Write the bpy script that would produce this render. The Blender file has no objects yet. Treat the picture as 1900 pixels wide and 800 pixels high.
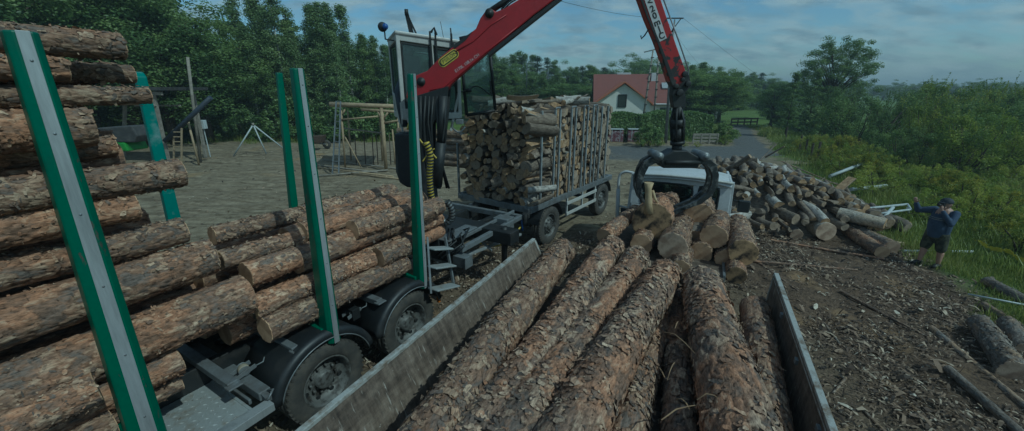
import bpy, bmesh, math, random
import numpy as np
from mathutils import Vector, Matrix, Quaternion
rnd = random.Random(7)
RS = np.random.RandomState(11)
SC = bpy.context.scene
COL = SC.collection
R = math.radians
# ------------------------------------------------------------------ camera numbers (survey of the place)
CF, CP, CH = 727.0, R(17.9), 3.9
def ray(px, py):
    x = (px-950)/CF; v = (400-py)/CF
    return Vector((x, math.cos(CP)+v*math.sin(CP), -math.sin(CP)+v*math.cos(CP)))
def G(px, py, z=0.0):
    r = ray(px, py); t = (z-CH)/r.z
    return Vector((r.x*t, r.y*t, z))
def Lp(px, py, yaw, off):          # on the upright plane whose points have lateral offset off
    r = ray(px, py); y = R(yaw); t = off/(r.x*math.cos(y)-r.y*math.sin(y))
    return Vector((r.x*t, r.y*t, CH+r.z*t))
def PL(px, py, P0, d):             # on the upright plane through P0 with horizontal direction d
    n = Vector((-d[1], d[0], 0)); r = ray(px, py)
    t = (P0[0]*n.x+P0[1]*n.y)/(r.x*n.x+r.y*n.y)
    return Vector((r.x*t, r.y*t, CH+r.z*t))
def AY(px, py, Y):                 # at forward distance Y
    r = ray(px, py); t = Y/r.y
    return Vector((r.x*t, Y, CH+r.z*t))
# ------------------------------------------------------------------ object helpers
def tag(o, label=None, cat=None, group=None, kind=None):
    if label: o['label'] = label
    if cat: o['category'] = cat
    if group: o['group'] = group
    if kind: o['kind'] = kind
    return o
def thing(name, label, cat, loc=(0,0,0), rz=0.0, group=None):
    o = bpy.data.objects.new(name, None); COL.objects.link(o)
    o.location = loc; o.rotation_euler = (0,0,rz); o.empty_display_size = .2
    return tag(o, label, cat, group)
def link(name, me, parent=None):
    o = bpy.data.objects.new(name, me); COL.objects.link(o)
    if parent: o.parent = parent
    return o
def copy_tree(o, parent=None):
    c = o.copy(); COL.objects.link(c); c.parent = parent
    for ch in list(o.children): copy_tree(ch, c)
    return c
def bevel(o, w=.01, seg=2):
    m = o.modifiers.new('bevel','BEVEL'); m.width = w; m.segments = seg; m.limit_method='ANGLE'; m.angle_limit=R(35)
    return o
class MB:
    def __init__(s): s.v=[]; s.f=[]; s.m=[]; s.sm=[]
    def add(s, vs, fs, mi=0, smooth=False):
        b=len(s.v); s.v += [tuple(v) for v in vs]
        for f in fs: s.f.append([b+i for i in f]); s.m.append(mi); s.sm.append(smooth)
        return s
    def box(s, c, d, mat=None, mi=0):
        x,y,z=[k/2 for k in d]; c=Vector(c)
        vs=[Vector(p) for p in ((-x,-y,-z),(x,-y,-z),(x,y,-z),(-x,y,-z),(-x,-y,z),(x,-y,z),(x,y,z),(-x,y,z))]
        if mat is not None: vs=[mat@v for v in vs]
        return s.add([v+c for v in vs],[(0,3,2,1),(4,5,6,7),(0,1,5,4),(1,2,6,5),(2,3,7,6),(3,0,4,7)],mi)
    def bar(s, a, b, w, h, mi=0, up=(0,0,1), w2=None, h2=None):
        a=Vector(a); b=Vector(b); d=(b-a).normalized(); u=Vector(up)
        if abs(d.dot(u))>.95: u=Vector((0,1,0))
        r=d.cross(u).normalized(); u=r.cross(d)
        w2=w if w2 is None else w2; h2=h if h2 is None else h2
        vs=[a-r*w/2-u*h/2,a+r*w/2-u*h/2,a+r*w/2+u*h/2,a-r*w/2+u*h/2,b-r*w2/2-u*h2/2,b+r*w2/2-u*h2/2,b+r*w2/2+u*h2/2,b-r*w2/2+u*h2/2]
        return s.add(vs,[(0,1,2,3),(7,6,5,4),(0,4,5,1),(1,5,6,2),(2,6,7,3),(3,7,4,0)],mi)
    def tube(s, pts, r, n=10, mi=0, cap=True, smooth=True):
        pts=[Vector(p) for p in pts]; k=len(pts); rs=r if isinstance(r,(list,tuple)) else [r]*k
        vs=[]; prev=None
        for i,p in enumerate(pts):
            d=(pts[min(i+1,k-1)]-pts[max(i-1,0)])
            d=d.normalized() if d.length>1e-9 else Vector((0,0,1))
            if prev is None:
                a=Vector((0,0,1)) if abs(d.z)<.9 else Vector((1,0,0)); u=d.cross(a).normalized()
            else:
                u=(prev-d*prev.dot(d)); u=u.normalized() if u.length>1e-6 else d.orthogonal().normalized()
            prev=u; w=d.cross(u)
            for j in range(n):
                t=2*math.pi*j/n; vs.append(p+(u*math.cos(t)+w*math.sin(t))*rs[i])
        fs=[]
        for i in range(k-1):
            for j in range(n):
                a=i*n+j; b=i*n+(j+1)%n; fs.append((a,b,b+n,a+n))
        s.add(vs,fs,mi,smooth)
        if cap:
            s.add(vs[:n],[tuple(range(n-1,-1,-1))],mi); s.add(vs[-n:],[tuple(range(n))],mi)
        return s
    def ball(s, c, r, n=12, mi=0, sc=(1,1,1)):
        c=Vector(c); vs=[]; m=n//2+1
        for i in range(m+1):
            ph=math.pi*i/m
            for j in range(n):
                t=2*math.pi*j/n
                vs.append(c+Vector((r*sc[0]*math.sin(ph)*math.cos(t),r*sc[1]*math.sin(ph)*math.sin(t),r*sc[2]*math.cos(ph))))
        fs=[(i*n+j,(i+1)*n+j,(i+1)*n+(j+1)%n,i*n+(j+1)%n) for i in range(m) for j in range(n)]
        return s.add(vs,fs,mi,True)
    def lathe(s, prof, c, axis, n=32, mi=0, smooth=True):   # prof: (radius, along)
        c=Vector(c); ax=Vector(axis).normalized(); u=ax.orthogonal().normalized(); w=ax.cross(u)
        vs=[]; k=len(prof)
        for (r,a) in prof:
            for j in range(n):
                t=2*math.pi*j/n; vs.append(c+ax*a+(u*math.cos(t)+w*math.sin(t))*r)
        fs=[(i*n+j,i*n+(j+1)%n,(i+1)*n+(j+1)%n,(i+1)*n+j) for i in range(k-1) for j in range(n)]
        return s.add(vs,fs,mi,smooth)
    def prism(s, poly, off, mi=0):      # poly: 3D points, off: extrusion vector
        poly=[Vector(p) for p in poly]; off=Vector(off); n=len(poly)
        vs=[p-off/2 for p in poly]+[p+off/2 for p in poly]
        fs=[tuple(range(n-1,-1,-1)),tuple(range(n,2*n))]+[(i,(i+1)%n,n+(i+1)%n,n+i) for i in range(n)]
        return s.add(vs,fs,mi)
    def xf(s, M):
        s.v=[tuple(M@Vector(v)) for v in s.v]; return s
    def build(s, name, mats, parent=None, bev=0, recalc=True):
        me=bpy.data.meshes.new(name); me.from_pydata(s.v,[],s.f); 
        if not isinstance(mats,(list,tuple)): mats=[mats]
        for m in mats: me.materials.append(m)
        me.polygons.foreach_set('material_index', s.m); me.polygons.foreach_set('use_smooth', s.sm)
        me.update()
        if recalc:
            bm=bmesh.new(); bm.from_mesh(me); bmesh.ops.remove_doubles(bm,verts=bm.verts,dist=1e-5)
            bmesh.ops.recalc_face_normals(bm,faces=bm.faces); bm.to_mesh(me); bm.free()
        o=link(name,me,parent)
        if bev: bevel(o,bev)
        return o
def fast_mesh(name, V, F, mats, cols=None, mi=None, smooth=True):
    me=bpy.data.meshes.new(name); V=np.asarray(V,dtype=np.float32); F=np.asarray(F,dtype=np.int32)
    k=F.shape[1]
    me.vertices.add(len(V)); me.vertices.foreach_set('co',V.ravel())
    me.loops.add(F.size); me.loops.foreach_set('vertex_index',F.ravel())
    me.polygons.add(len(F)); me.polygons.foreach_set('loop_start',np.arange(0,F.size,k,dtype=np.int32))
    if mi is not None: me.polygons.foreach_set('material_index',np.asarray(mi,dtype=np.int32))
    me.polygons.foreach_set('use_smooth',np.full(len(F),smooth))
    for m in (mats if isinstance(mats,(list,tuple)) else [mats]): me.materials.append(m)
    if cols is not None:
        c=me.color_attributes.new('Col','FLOAT_COLOR','POINT')
        C4=np.ones((len(V),4),dtype=np.float32); C4[:,:cols.shape[1]]=cols
        c.data.foreach_set('color',C4.ravel())
    me.update(calc_edges=True); me.validate()
    return me
# ------------------------------------------------------------------ numpy noise
def _h(ix,iy,iz,s):
    n=(ix.astype(np.int64)*73856093)^(iy.astype(np.int64)*19349663)^(iz.astype(np.int64)*83492791)^(int(s)*2654435+101)
    n=(n^(n>>13))*1274126177; n&=0x7fffffff; n=(n^(n>>11))*668265263; n&=0x7fffffff
    return (n%100003)/100003.0
def vn(P,s=0):
    i=np.floor(P).astype(np.int64); f=P-i; f=f*f*(3-2*f); r=0
    for a in (0,1):
        wa=f[:,0] if a else 1-f[:,0]
        for b in (0,1):
            wb=f[:,1] if b else 1-f[:,1]
            for c in (0,1):
                wc=f[:,2] if c else 1-f[:,2]
                r=r+wa*wb*wc*_h(i[:,0]+a,i[:,1]+b,i[:,2]+c,s)
    return r
def fbm(P,s=0,o=4):
    r=0; a=.5; t=0
    for k in range(o):
        r=r+a*vn(P*(2.03**k),s+k); t+=a; a*=.5
    return r/t
def worley(s,t,nt,seed):      # s along, t around in [0,nt) periodic
    i=np.floor(s).astype(np.int64); j=np.floor(t).astype(np.int64)
    f1=np.full(s.shape,9.); f2=np.full(s.shape,9.); idr=np.zeros(s.shape)
    for di in (-1,0,1):
        for dj in (-1,0,1):
            ci=i+di; cj=j+dj; cm=np.mod(cj,nt)
            ox=_h(ci,cm,ci*0,seed); oy=_h(ci,cm,ci*0+1,seed)
            d=np.hypot(ci+ox-s,cj+oy-t); rr=_h(ci,cm,ci*0+2,seed)
            c=d<f1; f2=np.where(c,f1,np.minimum(f2,d)); idr=np.where(c,rr,idr); f1=np.where(c,d,f1)
    return f1,f2,idr
# ------------------------------------------------------------------ materials
def newmat(name):
    m=bpy.data.materials.new(name); m.use_nodes=True; nt=m.node_tree; nt.nodes.clear()
    out=nt.nodes.new('ShaderNodeOutputMaterial'); b=nt.nodes.new('ShaderNodeBsdfPrincipled')
    nt.links.new(b.outputs[0],out.inputs[0]); return m,nt,b,out
def N(nt,t,**k):
    n=nt.nodes.new(t)
    for a,b in k.items(): setattr(n,a,b)
    return n
def noise(nt,vec,scale,detail=4,rough=.55,dist=0):
    n=N(nt,'ShaderNodeTexNoise'); n.inputs['Scale'].default_value=scale; n.inputs['Detail'].default_value=detail
    n.inputs['Roughness'].default_value=rough; n.inputs['Distortion'].default_value=dist
    if vec is not None: nt.links.new(vec,n.inputs['Vector'])
    return n.outputs['Fac']
def ramp(nt,fac,stops):
    n=N(nt,'ShaderNodeValToRGB'); e=n.color_ramp.elements
    while len(e)<len(stops): e.new(.5)
    for i,(p,c) in enumerate(stops):
        e[i].position=p; e[i].color=(c[0],c[1],c[2],1) if not isinstance(c,(int,float)) else (c,c,c,1)
    nt.links.new(fac,n.inputs[0]); return n.outputs[0]
def mix(nt,a,b,fac,mode='MIX'):
    n=N(nt,'ShaderNodeMix',data_type='RGBA',blend_type=mode)
    for s,v in ((n.inputs[6],a),(n.inputs[7],b)):
        if isinstance(v,tuple): s.default_value=(v[0],v[1],v[2],1)
        else: nt.links.new(v,s)
    if isinstance(fac,(int,float)): n.inputs[0].default_value=fac
    else: nt.links.new(fac,n.inputs[0])
    return n.outputs[2]
def math_(nt,op,a,b=0.0,c=None):
    n=N(nt,'ShaderNodeMath',operation=op)
    for i,v in enumerate((a,b,c)):
        if v is None: continue
        if isinstance(v,(int,float)): n.inputs[i].default_value=v
        else: nt.links.new(v,n.inputs[i])
    return n.outputs[0]
def bump(nt,b,h,st=.3,d=.01):
    n=N(nt,'ShaderNodeBump'); n.inputs['Strength'].default_value=st; n.inputs['Distance'].default_value=d
    nt.links.new(h,n.inputs['Height']); nt.links.new(n.outputs[0],b.inputs['Normal'])
def ocoord(nt,kind='Object'):
    return N(nt,'ShaderNodeTexCoord').outputs[kind]
def scaled(nt,vec,s):
    n=N(nt,'ShaderNodeMapping'); n.inputs['Scale'].default_value=s; nt.links.new(vec,n.inputs[0]); return n.outputs[0]
def worn(name,c,c2=None,rough=.5,metal=0,scale=6,lo=.45,hi=.7,bmp=.15,coat=0,stretch=(1,1,1),bd=.004,c3=None,t3=.63,s3=3.5):
    m,nt,b,o=newmat(name); v=scaled(nt,ocoord(nt),stretch)
    n1=noise(nt,v,scale,6,.65); n2=noise(nt,v,scale*9,3)
    c2=c2 or tuple(k*.6 for k in c)
    f=ramp(nt,n1,[(lo,0),(hi,1)])
    col=mix(nt,c,c2,f); col=mix(nt,col,ramp(nt,n2,[(.3,.75),(.7,1.0)]),.6,'MULTIPLY')
    if c3: col=mix(nt,col,c3,ramp(nt,noise(nt,scaled(nt,v,(1,1,.35)),scale*s3,7,.75),[(t3,0),(t3+.04,1)]))
    nt.links.new(col,b.inputs['Base Color']); b.inputs['Metallic'].default_value=metal
    rr=math_(nt,'MULTIPLY_ADD',n1,.35,rough-.17); nt.links.new(rr,b.inputs['Roughness'])
    if coat: b.inputs['Coat Weight'].default_value=coat
    bump(nt,b,n2,bmp,bd); return m
M={}
M['green']=worn('green_paint',(.003,.115,.062),(.006,.075,.045),.42,0,3,.5,.85,.08,c3=(.07,.065,.05),t3=.61,s3=4)
M['green_faded']=worn('faded_green_paint',(.01,.17,.135),(.25,.33,.33),.55,0,2.5,.55,.75,.1)
M['alu']=worn('brushed_aluminium',(.46,.48,.48),(.25,.26,.26),.5,.45,8,.45,.75,.2,stretch=(1,1,.1),c3=(.13,.12,.1),t3=.64,s3=2)
M['black']=worn('black_steel',(.018,.02,.021),(.05,.045,.04),.55,.1,5,.5,.75,.2)
M['plastic']=worn('black_plastic',(.022,.025,.028),(.06,.055,.05),.5,0,4,.5,.8,.1)
M['rubber']=worn('tyre_rubber',(.05,.048,.044),(.1,.088,.072),.85,0,7,.4,.7,.3)
M['rim']=worn('dirty_rim',(.16,.16,.15),(.05,.045,.04),.6,.3,9,.45,.6,.2)
M['galv']=worn('grey_steel',(.24,.26,.27),(.15,.145,.14),.5,.4,5,.4,.7,.15)
M['checker']=worn('checker_steel',(.4,.42,.41),(.26,.22,.17),.5,.3,6,.52,.72,.1,c3=(.14,.1,.06),t3=.64,s3=2)
M['rust']=worn('rusty_steel',(.1,.06,.04),(.05,.045,.04),.75,.2,8,.4,.7,.3)
M['red']=worn('red_crane_paint',(.32,.012,.018),(.2,.012,.016),.42,0,2,.5,.8,.03,c3=(.05,.03,.028),t3=.67,s3=4)
M['white']=worn('white_paint',(.56,.57,.57),(.38,.37,.34),.4,0,3,.5,.85,.04)
M['cream']=worn('cream_cab_paint',(.5,.5,.47),(.3,.29,.26),.45,0,4,.5,.8,.05)
M['blue']=worn('dark_blue_trim',(.03,.04,.06),(.02,.025,.03),.6)
M['yellow']=worn('yellow_hose',(.55,.42,.05),(.4,.3,.05),.5)
M['yellowp']=worn('yellow_print',(.65,.55,.08),(.5,.42,.08),.5)
M['lens']=worn('orange_lens',(.7,.2,.02),None,.3)
M['bluel']=worn('blue_plastic',(.02,.08,.3),None,.4)
M['teal']=worn('teal_sticker',(.1,.5,.45),None,.5)
M['print']=worn('black_print',(.02,.02,.02),None,.6)
M['printw']=worn('white_print',(.6,.55,.55),None,.6)
M['seat']=worn('seat_fabric',(.05,.06,.09),None,.9)
M['timber']=worn('raw_timber',(.42,.32,.19),(.26,.19,.12),.8,0,5,.4,.7,.4,stretch=(1,1,1))
M['greytimber']=worn('weathered_timber',(.3,.27,.22),(.17,.15,.12),.85,0,6,.4,.7,.5)
M['pvc']=worn('pale_metal_tube',(.48,.52,.52),(.33,.35,.34),.5)
M['dark_roof']=worn('dark_roofing',(.05,.05,.05),(.09,.085,.08),.8)
def glass(name,col,alpha=.35,rough=.03):
    m,nt,b,o=newmat(name); b.inputs['Base Color'].default_value=(*col,1); b.inputs['Roughness'].default_value=rough
    tr=N(nt,'ShaderNodeBsdfTransparent'); tr.inputs[0].default_value=(.75,.85,.82,1)
    g=N(nt,'ShaderNodeMixShader'); g.inputs[0].default_value=alpha
    nt.links.new(tr.outputs[0],g.inputs[1]); nt.links.new(b.outputs[0],g.inputs[2]); nt.links.new(g.outputs[0],o.inputs[0]); return m
M['glass']=glass('cab_glass',(.16,.2,.2),.3)
M['glass_dark']=glass('dark_glass',(.01,.012,.012),.7)
def bark_mat(name,grey,brown,orange,pale,crack=(.02,.012,.008)):
    m,nt,b,o=newmat(name); v=ocoord(nt)
    at=N(nt,'ShaderNodeAttribute',attribute_name='Col'); sep=N(nt,'ShaderNodeSeparateColor'); nt.links.new(at.outputs['Color'],sep.inputs[0])
    Rr,Gg,Bb=sep.outputs[0],sep.outputs[1],sep.outputs[2]
    oi=N(nt,'ShaderNodeObjectInfo').outputs['Random']
    v2=scaled(nt,v,(.35,1,1))
    n1=noise(nt,v2,22,7,.75,.9); n2=noise(nt,v2,60,4,.7); n3=noise(nt,v,3.5,3)
    g=math_(nt,'ADD',math_(nt,'MULTIPLY',Gg,.6),math_(nt,'MULTIPLY_ADD',n1,.9,-.25))
    c1=ramp(nt,g,[(.0,tuple(k*.45 for k in grey)),(.3,grey),(.5,brown),(.72,tuple((a+b_)/2 for a,b_ in zip(brown,pale))),(.95,pale)])
    c2=ramp(nt,g,[(.0,tuple(k*.5 for k in brown)),(.35,brown),(.6,orange),(.95,pale)])
    f=math_(nt,'ADD',Bb,math_(nt,'MULTIPLY_ADD',oi,.5,-.25)); f=ramp(nt,f,[(.35,0),(.65,1)])
    col=mix(nt,c1,c2,f)
    col=mix(nt,col,ramp(nt,n2,[(.3,.3),(.6,1.1)]),.9,'MULTIPLY')
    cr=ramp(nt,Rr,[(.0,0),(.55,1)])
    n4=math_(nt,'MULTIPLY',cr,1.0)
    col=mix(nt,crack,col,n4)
    hv=N(nt,'ShaderNodeHueSaturation'); nt.links.new(col,hv.inputs['Color']); nt.links.new(math_(nt,'MULTIPLY_ADD',oi,.35,.82),hv.inputs['Value'])
    nt.links.new(hv.outputs[0],b.inputs['Base Color']); b.inputs['Roughness'].default_value=.88
    b.inputs['Specular IOR Level'].default_value=.25
    h=math_(nt,'ADD',n1,math_(nt,'MULTIPLY',n2,.5)); bump(nt,b,h,.9,.012); return m
M['bark']=bark_mat('pine_bark',(.19,.155,.13),(.26,.155,.10),(.40,.205,.115),(.64,.49,.34))
M['bark_d']=bark_mat('brown_bark',(.155,.125,.105),(.22,.14,.097),(.38,.2,.115),(.62,.48,.34))
M['bark_g']=bark_mat('grey_bark',(.2,.19,.17),(.19,.15,.12),(.3,.2,.12),(.42,.38,.32))
M['bark_p']=bark_mat('pale_bark',(.4,.37,.31),(.36,.31,.25),(.45,.36,.26),(.6,.56,.48),(.14,.11,.09))
def cut_mat(name,c,dark,stain=.0):
    m,nt,b,o=newmat(name); v=ocoord(nt); oi=N(nt,'ShaderNodeObjectInfo').outputs['Random']
    sp=N(nt,'ShaderNodeSeparateXYZ'); nt.links.new(v,sp.inputs[0])
    r=math_(nt,'SQRT',math_(nt,'ADD',math_(nt,'POWER',sp.outputs[1],2),math_(nt,'POWER',sp.outputs[2],2)))
    nn=noise(nt,v,9,4); rr=math_(nt,'ADD',r,math_(nt,'MULTIPLY',nn,.03))
    w=math_(nt,'SINE',math_(nt,'MULTIPLY',rr,420)); w=math_(nt,'MULTIPLY_ADD',w,.12,.88)
    n2=noise(nt,v,5,5,.6); col=mix(nt,c,dark,ramp(nt,n2,[(.42-stain,0),(.62-stain*.5,1)]))
    cmb=N(nt,'ShaderNodeCombineColor'); [nt.links.new(w,cmb.inputs[i]) for i in range(3)]
    col=mix(nt,col,cmb.outputs[0],.8,'MULTIPLY')
    hv=N(nt,'ShaderNodeHueSaturation'); nt.links.new(col,hv.inputs['Color']); nt.links.new(math_(nt,'MULTIPLY_ADD',oi,.7,.6),hv.inputs['Value'])
    nt.links.new(hv.outputs[0],b.inputs['Base Color']); b.inputs['Roughness'].default_value=.8
    bump(nt,b,noise(nt,v,120,3),.4,.004); return m
M['cut']=cut_mat('cut_wood',(.56,.37,.22),(.38,.23,.13))
M['cut_dark']=cut_mat('stained_cut_wood',(.48,.31,.16),(.035,.025,.018),.0)
M['cut_old']=cut_mat('old_cut_wood',(.5,.37,.26),(.27,.18,.12),.02)
def leaf_mat(name,cols,trans=.42,ov=.25):
    m,nt,b,o=newmat(name)
    at=N(nt,'ShaderNodeAttribute',attribute_name='Col'); sep=N(nt,'ShaderNodeSeparateColor'); nt.links.new(at.outputs['Color'],sep.inputs[0])
    oi=N(nt,'ShaderNodeObjectInfo').outputs['Random']
    f=math_(nt,'ADD',math_(nt,'MULTIPLY',sep.outputs[0],1-ov),math_(nt,'MULTIPLY',oi,ov))
    col=ramp(nt,f,[(i/(len(cols)-1),c) for i,c in enumerate(cols)])
    nt.nodes.remove(b); d=N(nt,'ShaderNodeBsdfDiffuse'); t=N(nt,'ShaderNodeBsdfTranslucent'); g=N(nt,'ShaderNodeBsdfGlossy'); g.inputs['Roughness'].default_value=.45
    nt.links.new(col,d.inputs[0]); nt.links.new(col,t.inputs[0]); g.inputs[0].default_value=(.5,.5,.5,1)
    s=N(nt,'ShaderNodeMixShader'); s.inputs[0].default_value=trans; nt.links.new(d.outputs[0],s.inputs[1]); nt.links.new(t.outputs[0],s.inputs[2])
    s2=N(nt,'ShaderNodeMixShader'); s2.inputs[0].default_value=.04; nt.links.new(s.outputs[0],s2.inputs[1]); nt.links.new(g.outputs[0],s2.inputs[2])
    nt.links.new(s2.outputs[0],o.inputs[0]); return m
M['leaf']=leaf_mat('broad_leaves',[(0.065,0.108,0.031),(0.137,0.210,0.060),(0.221,0.300,0.090),(0.312,0.384,0.132)])
M['leaf_dark']=leaf_mat('dark_leaves',[(0.054,0.098,0.034),(0.115,0.183,0.060),(0.189,0.268,0.084),(0.270,0.342,0.120)])
M['leaf_birch']=leaf_mat('birch_leaves',[(0.075,0.127,0.044),(0.156,0.230,0.083),(0.231,0.310,0.116),(0.325,0.391,0.165)])
M['leaf_willow']=leaf_mat('willow_leaves',[(0.084,0.138,0.022),(0.196,0.263,0.039),(0.350,0.388,0.066),(0.532,0.475,0.099)],.4,.45)
M['leaf_gold']=leaf_mat('goldenrod',[(0.092,0.143,0.025),(0.184,0.231,0.035),(0.368,0.341,0.050),(0.552,0.451,0.050)])
M['needles']=leaf_mat('needles',[(.016,.04,.022),(.03,.065,.03),(.05,.09,.04),(.08,.12,.05)],.15)
M['grassm']=leaf_mat('grass_blades',[(0.100,0.138,0.031),(0.188,0.241,0.050),(0.300,0.322,0.083),(0.450,0.391,0.143)])
M['wood_trunk']=worn('tree_trunk',(.09,.07,.05),(.05,.04,.03),.9,0,8,.4,.6,.5)
M['birch_trunk']=worn('birch_trunk',(.5,.48,.43),(.12,.1,.09),.85,0,7,.5,.62,.3,stretch=(1,1,.5))
# ------------------------------------------------------------------ logs
def log_mesh(name,L,r0,r1,seed,step=.03,segs=64,flakes=600,mats=None,plate=1.0,taper_end=False,fl=(.03,.09),shed=.0):
    nr=max(6,int(L/step)); xs=np.linspace(0,L,nr); th=np.arange(segs)*2*np.pi/segs
    X,T=np.meshgrid(xs,th,indexing='ij'); X=X.ravel(); T=T.ravel()
    rb=r0+(r1-r0)*X/L
    P=np.stack([X*1.3,np.cos(T)*rb*3,np.sin(T)*rb*3],1)
    lowf=fbm(P*1.2+seed,seed,3)-.5
    nt_=max(6,int(round(2*np.pi*r0/(.07 if plate>1.1 else .052))))
    wx=X+.05*(vn(np.stack([X*9,np.cos(T)*3,np.sin(T)*3],1),seed+5)-.5)
    wt=(T/(2*np.pi)*nt_+1.2*(vn(np.stack([X*7,np.cos(T)*2.5,np.sin(T)*2.5],1),seed+6)-.5))
    f1,f2,idr=worley(wx/(.17 if plate>1.1 else .095),np.mod(wt,nt_),nt_,seed)
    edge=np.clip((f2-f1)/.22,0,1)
    f1b,f2b,idb=worley(X/.05+7,np.mod(T/(2*np.pi)*nt_*2+.3*lowf,nt_*2),nt_*2,seed+9)
    edge2=np.clip((f2b-f1b)/.3,0,1)
    zone=fbm(np.stack([X*2.2,np.cos(T)*rb*5,np.sin(T)*rb*5],1)+3.3,seed+20,3)
    zone=np.clip((zone-.35)*2.2,0,1)
    sh=np.clip((zone-(1-shed))*8,0,1)           # shed patches: smooth
    amp=.012*plate*(r0/.2)**.5
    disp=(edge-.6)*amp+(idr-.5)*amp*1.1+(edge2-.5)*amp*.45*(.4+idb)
    disp=disp*(1-.8*sh)-sh*amp*.8
    rr=rb*(1+.10*lowf)+disp
    for k in range(int(L*1.5)):                # knots
        kx=RS.rand()*L; kt=RS.rand()*6.28; dd=((X-kx)/.05)**2+(np.mod(T-kt+np.pi,2*np.pi)-np.pi)**2*(r0/.05)**2
        rr=rr+.028*np.exp(-dd)*(r0/.2)
    bx=np.stack([np.sin(X*1.1+seed)*.017*L/3,np.cos(X*.9+seed*2)*.017*L/3],1)
    V=np.stack([X,rr*np.cos(T)+bx[:,0],rr*np.sin(T)+bx[:,1]],1)
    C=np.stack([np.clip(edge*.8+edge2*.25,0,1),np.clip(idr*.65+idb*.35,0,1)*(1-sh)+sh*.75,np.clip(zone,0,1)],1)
    I=np.arange(nr*segs).reshape(nr,segs); a=I[:-1]; b=np.roll(I,-1,1)[:-1]; c=np.roll(I,-1,1)[1:]; d=I[1:]
    F=np.stack([a,b,c,d],2).reshape(-1,4)
    nf=flakes
    if nf:
        fi=RS.randint(0,nr-2,nf*3); fj=RS.randint(0,segs,nf*3); bb=V[fi*segs+fj]; dn_=fbm(bb*np.array([2.6,5,5])+seed*.7,seed+40,3); kp=(dn_+RS.rand(nf*3)*.25)>.62; fi=fi[kp][:nf]; fj=fj[kp][:nf]; nf=len(fi)
        base=V[fi*segs+fj]; cc=C[fi*segs+fj]; t=T[fi*segs+fj]
        nrm=np.stack([np.zeros(nf),np.cos(t),np.sin(t)],1); tan=np.stack([np.zeros(nf),-np.sin(t),np.cos(t)],1); ax=np.tile([1.,0,0],(nf,1))
        an=RS.normal(0,.9,nf)+np.where(RS.rand(nf)<.35,1.57,0); d1=ax*np.cos(an)[:,None]+tan*np.sin(an)[:,None]; d2=-ax*np.sin(an)[:,None]+tan*np.cos(an)[:,None]
        ln=fl[0]+(fl[1]-fl[0])*RS.rand(nf)**1.6; wd=ln*RS.uniform(.16,.75,nf); lift=.003+.024*RS.rand(nf)**3*(ln/.07)
        vs=[]
        for q in range(4):
            s=q/3.; wq=wd*(.55+.6*math.sin(math.pi*(.15+.7*s)))*RS.uniform(.7,1.2,nf)
            ctr=base+d1*((s-.4)*ln)[:,None]+nrm*(lift*s**1.7+.003)[:,None]+d2*(RS.normal(0,.1,nf)*wd)[:,None]
            up=RS.uniform(-.002,.007,nf)
            vs.append(ctr-d2*(wq/2)[:,None]+nrm*up[:,None]-nrm*((wq/2)**2/(2*r0))[:,None]); vs.append(ctr+d2*(wq/2)[:,None]-nrm*((wq/2)**2/(2*r0))[:,None]+nrm*RS.uniform(-.002,.01,nf)[:,None])
        W=np.stack(vs,1).reshape(-1,3); o0=len(V)
        k=np.arange(nf)*8+o0
        FF=np.concatenate([np.stack([k+2*q,k+2*q+1,k+2*q+3,k+2*q+2],1) for q in range(3)])
        fc=np.stack([np.full(nf,.9)*RS.uniform(.5,1.1,nf),np.clip(RS.beta(1.1,1.0,nf),0,1),np.clip(cc[:,2]+RS.normal(0,.25,nf),0,1)],1)
        V=np.concatenate([V,W]); F=np.concatenate([F,FF]); C=np.concatenate([C,np.repeat(np.clip(fc,0,1),8,0)])
    me=fast_mesh(name,V,F,mats or M['bark'],C)
    ring0=V[:segs]; ring1=V[(nr-1)*segs:nr*segs]
    return me,ring0,ring1
def cap_mesh(name,ring,out,mat,tilt=0):
    n=len(ring); c=ring.mean(0); segs=[1.0,.965,.6,.25]
    V=[]; 
    for s in segs: V.append(c+(ring-c)*s+np.array([out*(.0 if s==1 else .006),0,0]))
    V=np.concatenate(V+[c[None]+np.array([[out*.008,0,0]])]); mb=MB()
    fs=[(k*n+j,k*n+(j+1)%n,(k+1)*n+(j+1)%n,(k+1)*n+j) for k in range(3) for j in range(n)]+[(3*n+j,3*n+(j+1)%n,4*n) for j in range(n)]
    mb.add(V,fs); return mb,mat
def put_log(a,b,r0,r1,label,cat='log',group=None,step=.03,segs=56,flakes=600,mat='bark',cut='cut',plate=1.0,name='pine_log',shed=0,fl=(.03,.09),roll=None):
    a=Vector(a); b=Vector(b); L=(b-a).length; seed=rnd.randint(1,9999)
    me,c0,c1=log_mesh(name,L,r0,r1,seed,step,segs,flakes,M[mat],plate,fl=fl,shed=shed)
    o=link(name,me); q=(b-a).to_track_quat('X','Z'); q=q@Quaternion((1,0,0),rnd.uniform(0,6.28) if roll is None else roll)
    o.location=a; o.rotation_mode='QUATERNION'; o.rotation_quaternion=q
    tag(o,label,cat,group)
    for ring,out in ((c0,-1),(c1,1)):
        mb,_=cap_mesh('cut_end',ring,out,None); mb.build('cut_end',M[cut],o)
    return o
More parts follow.
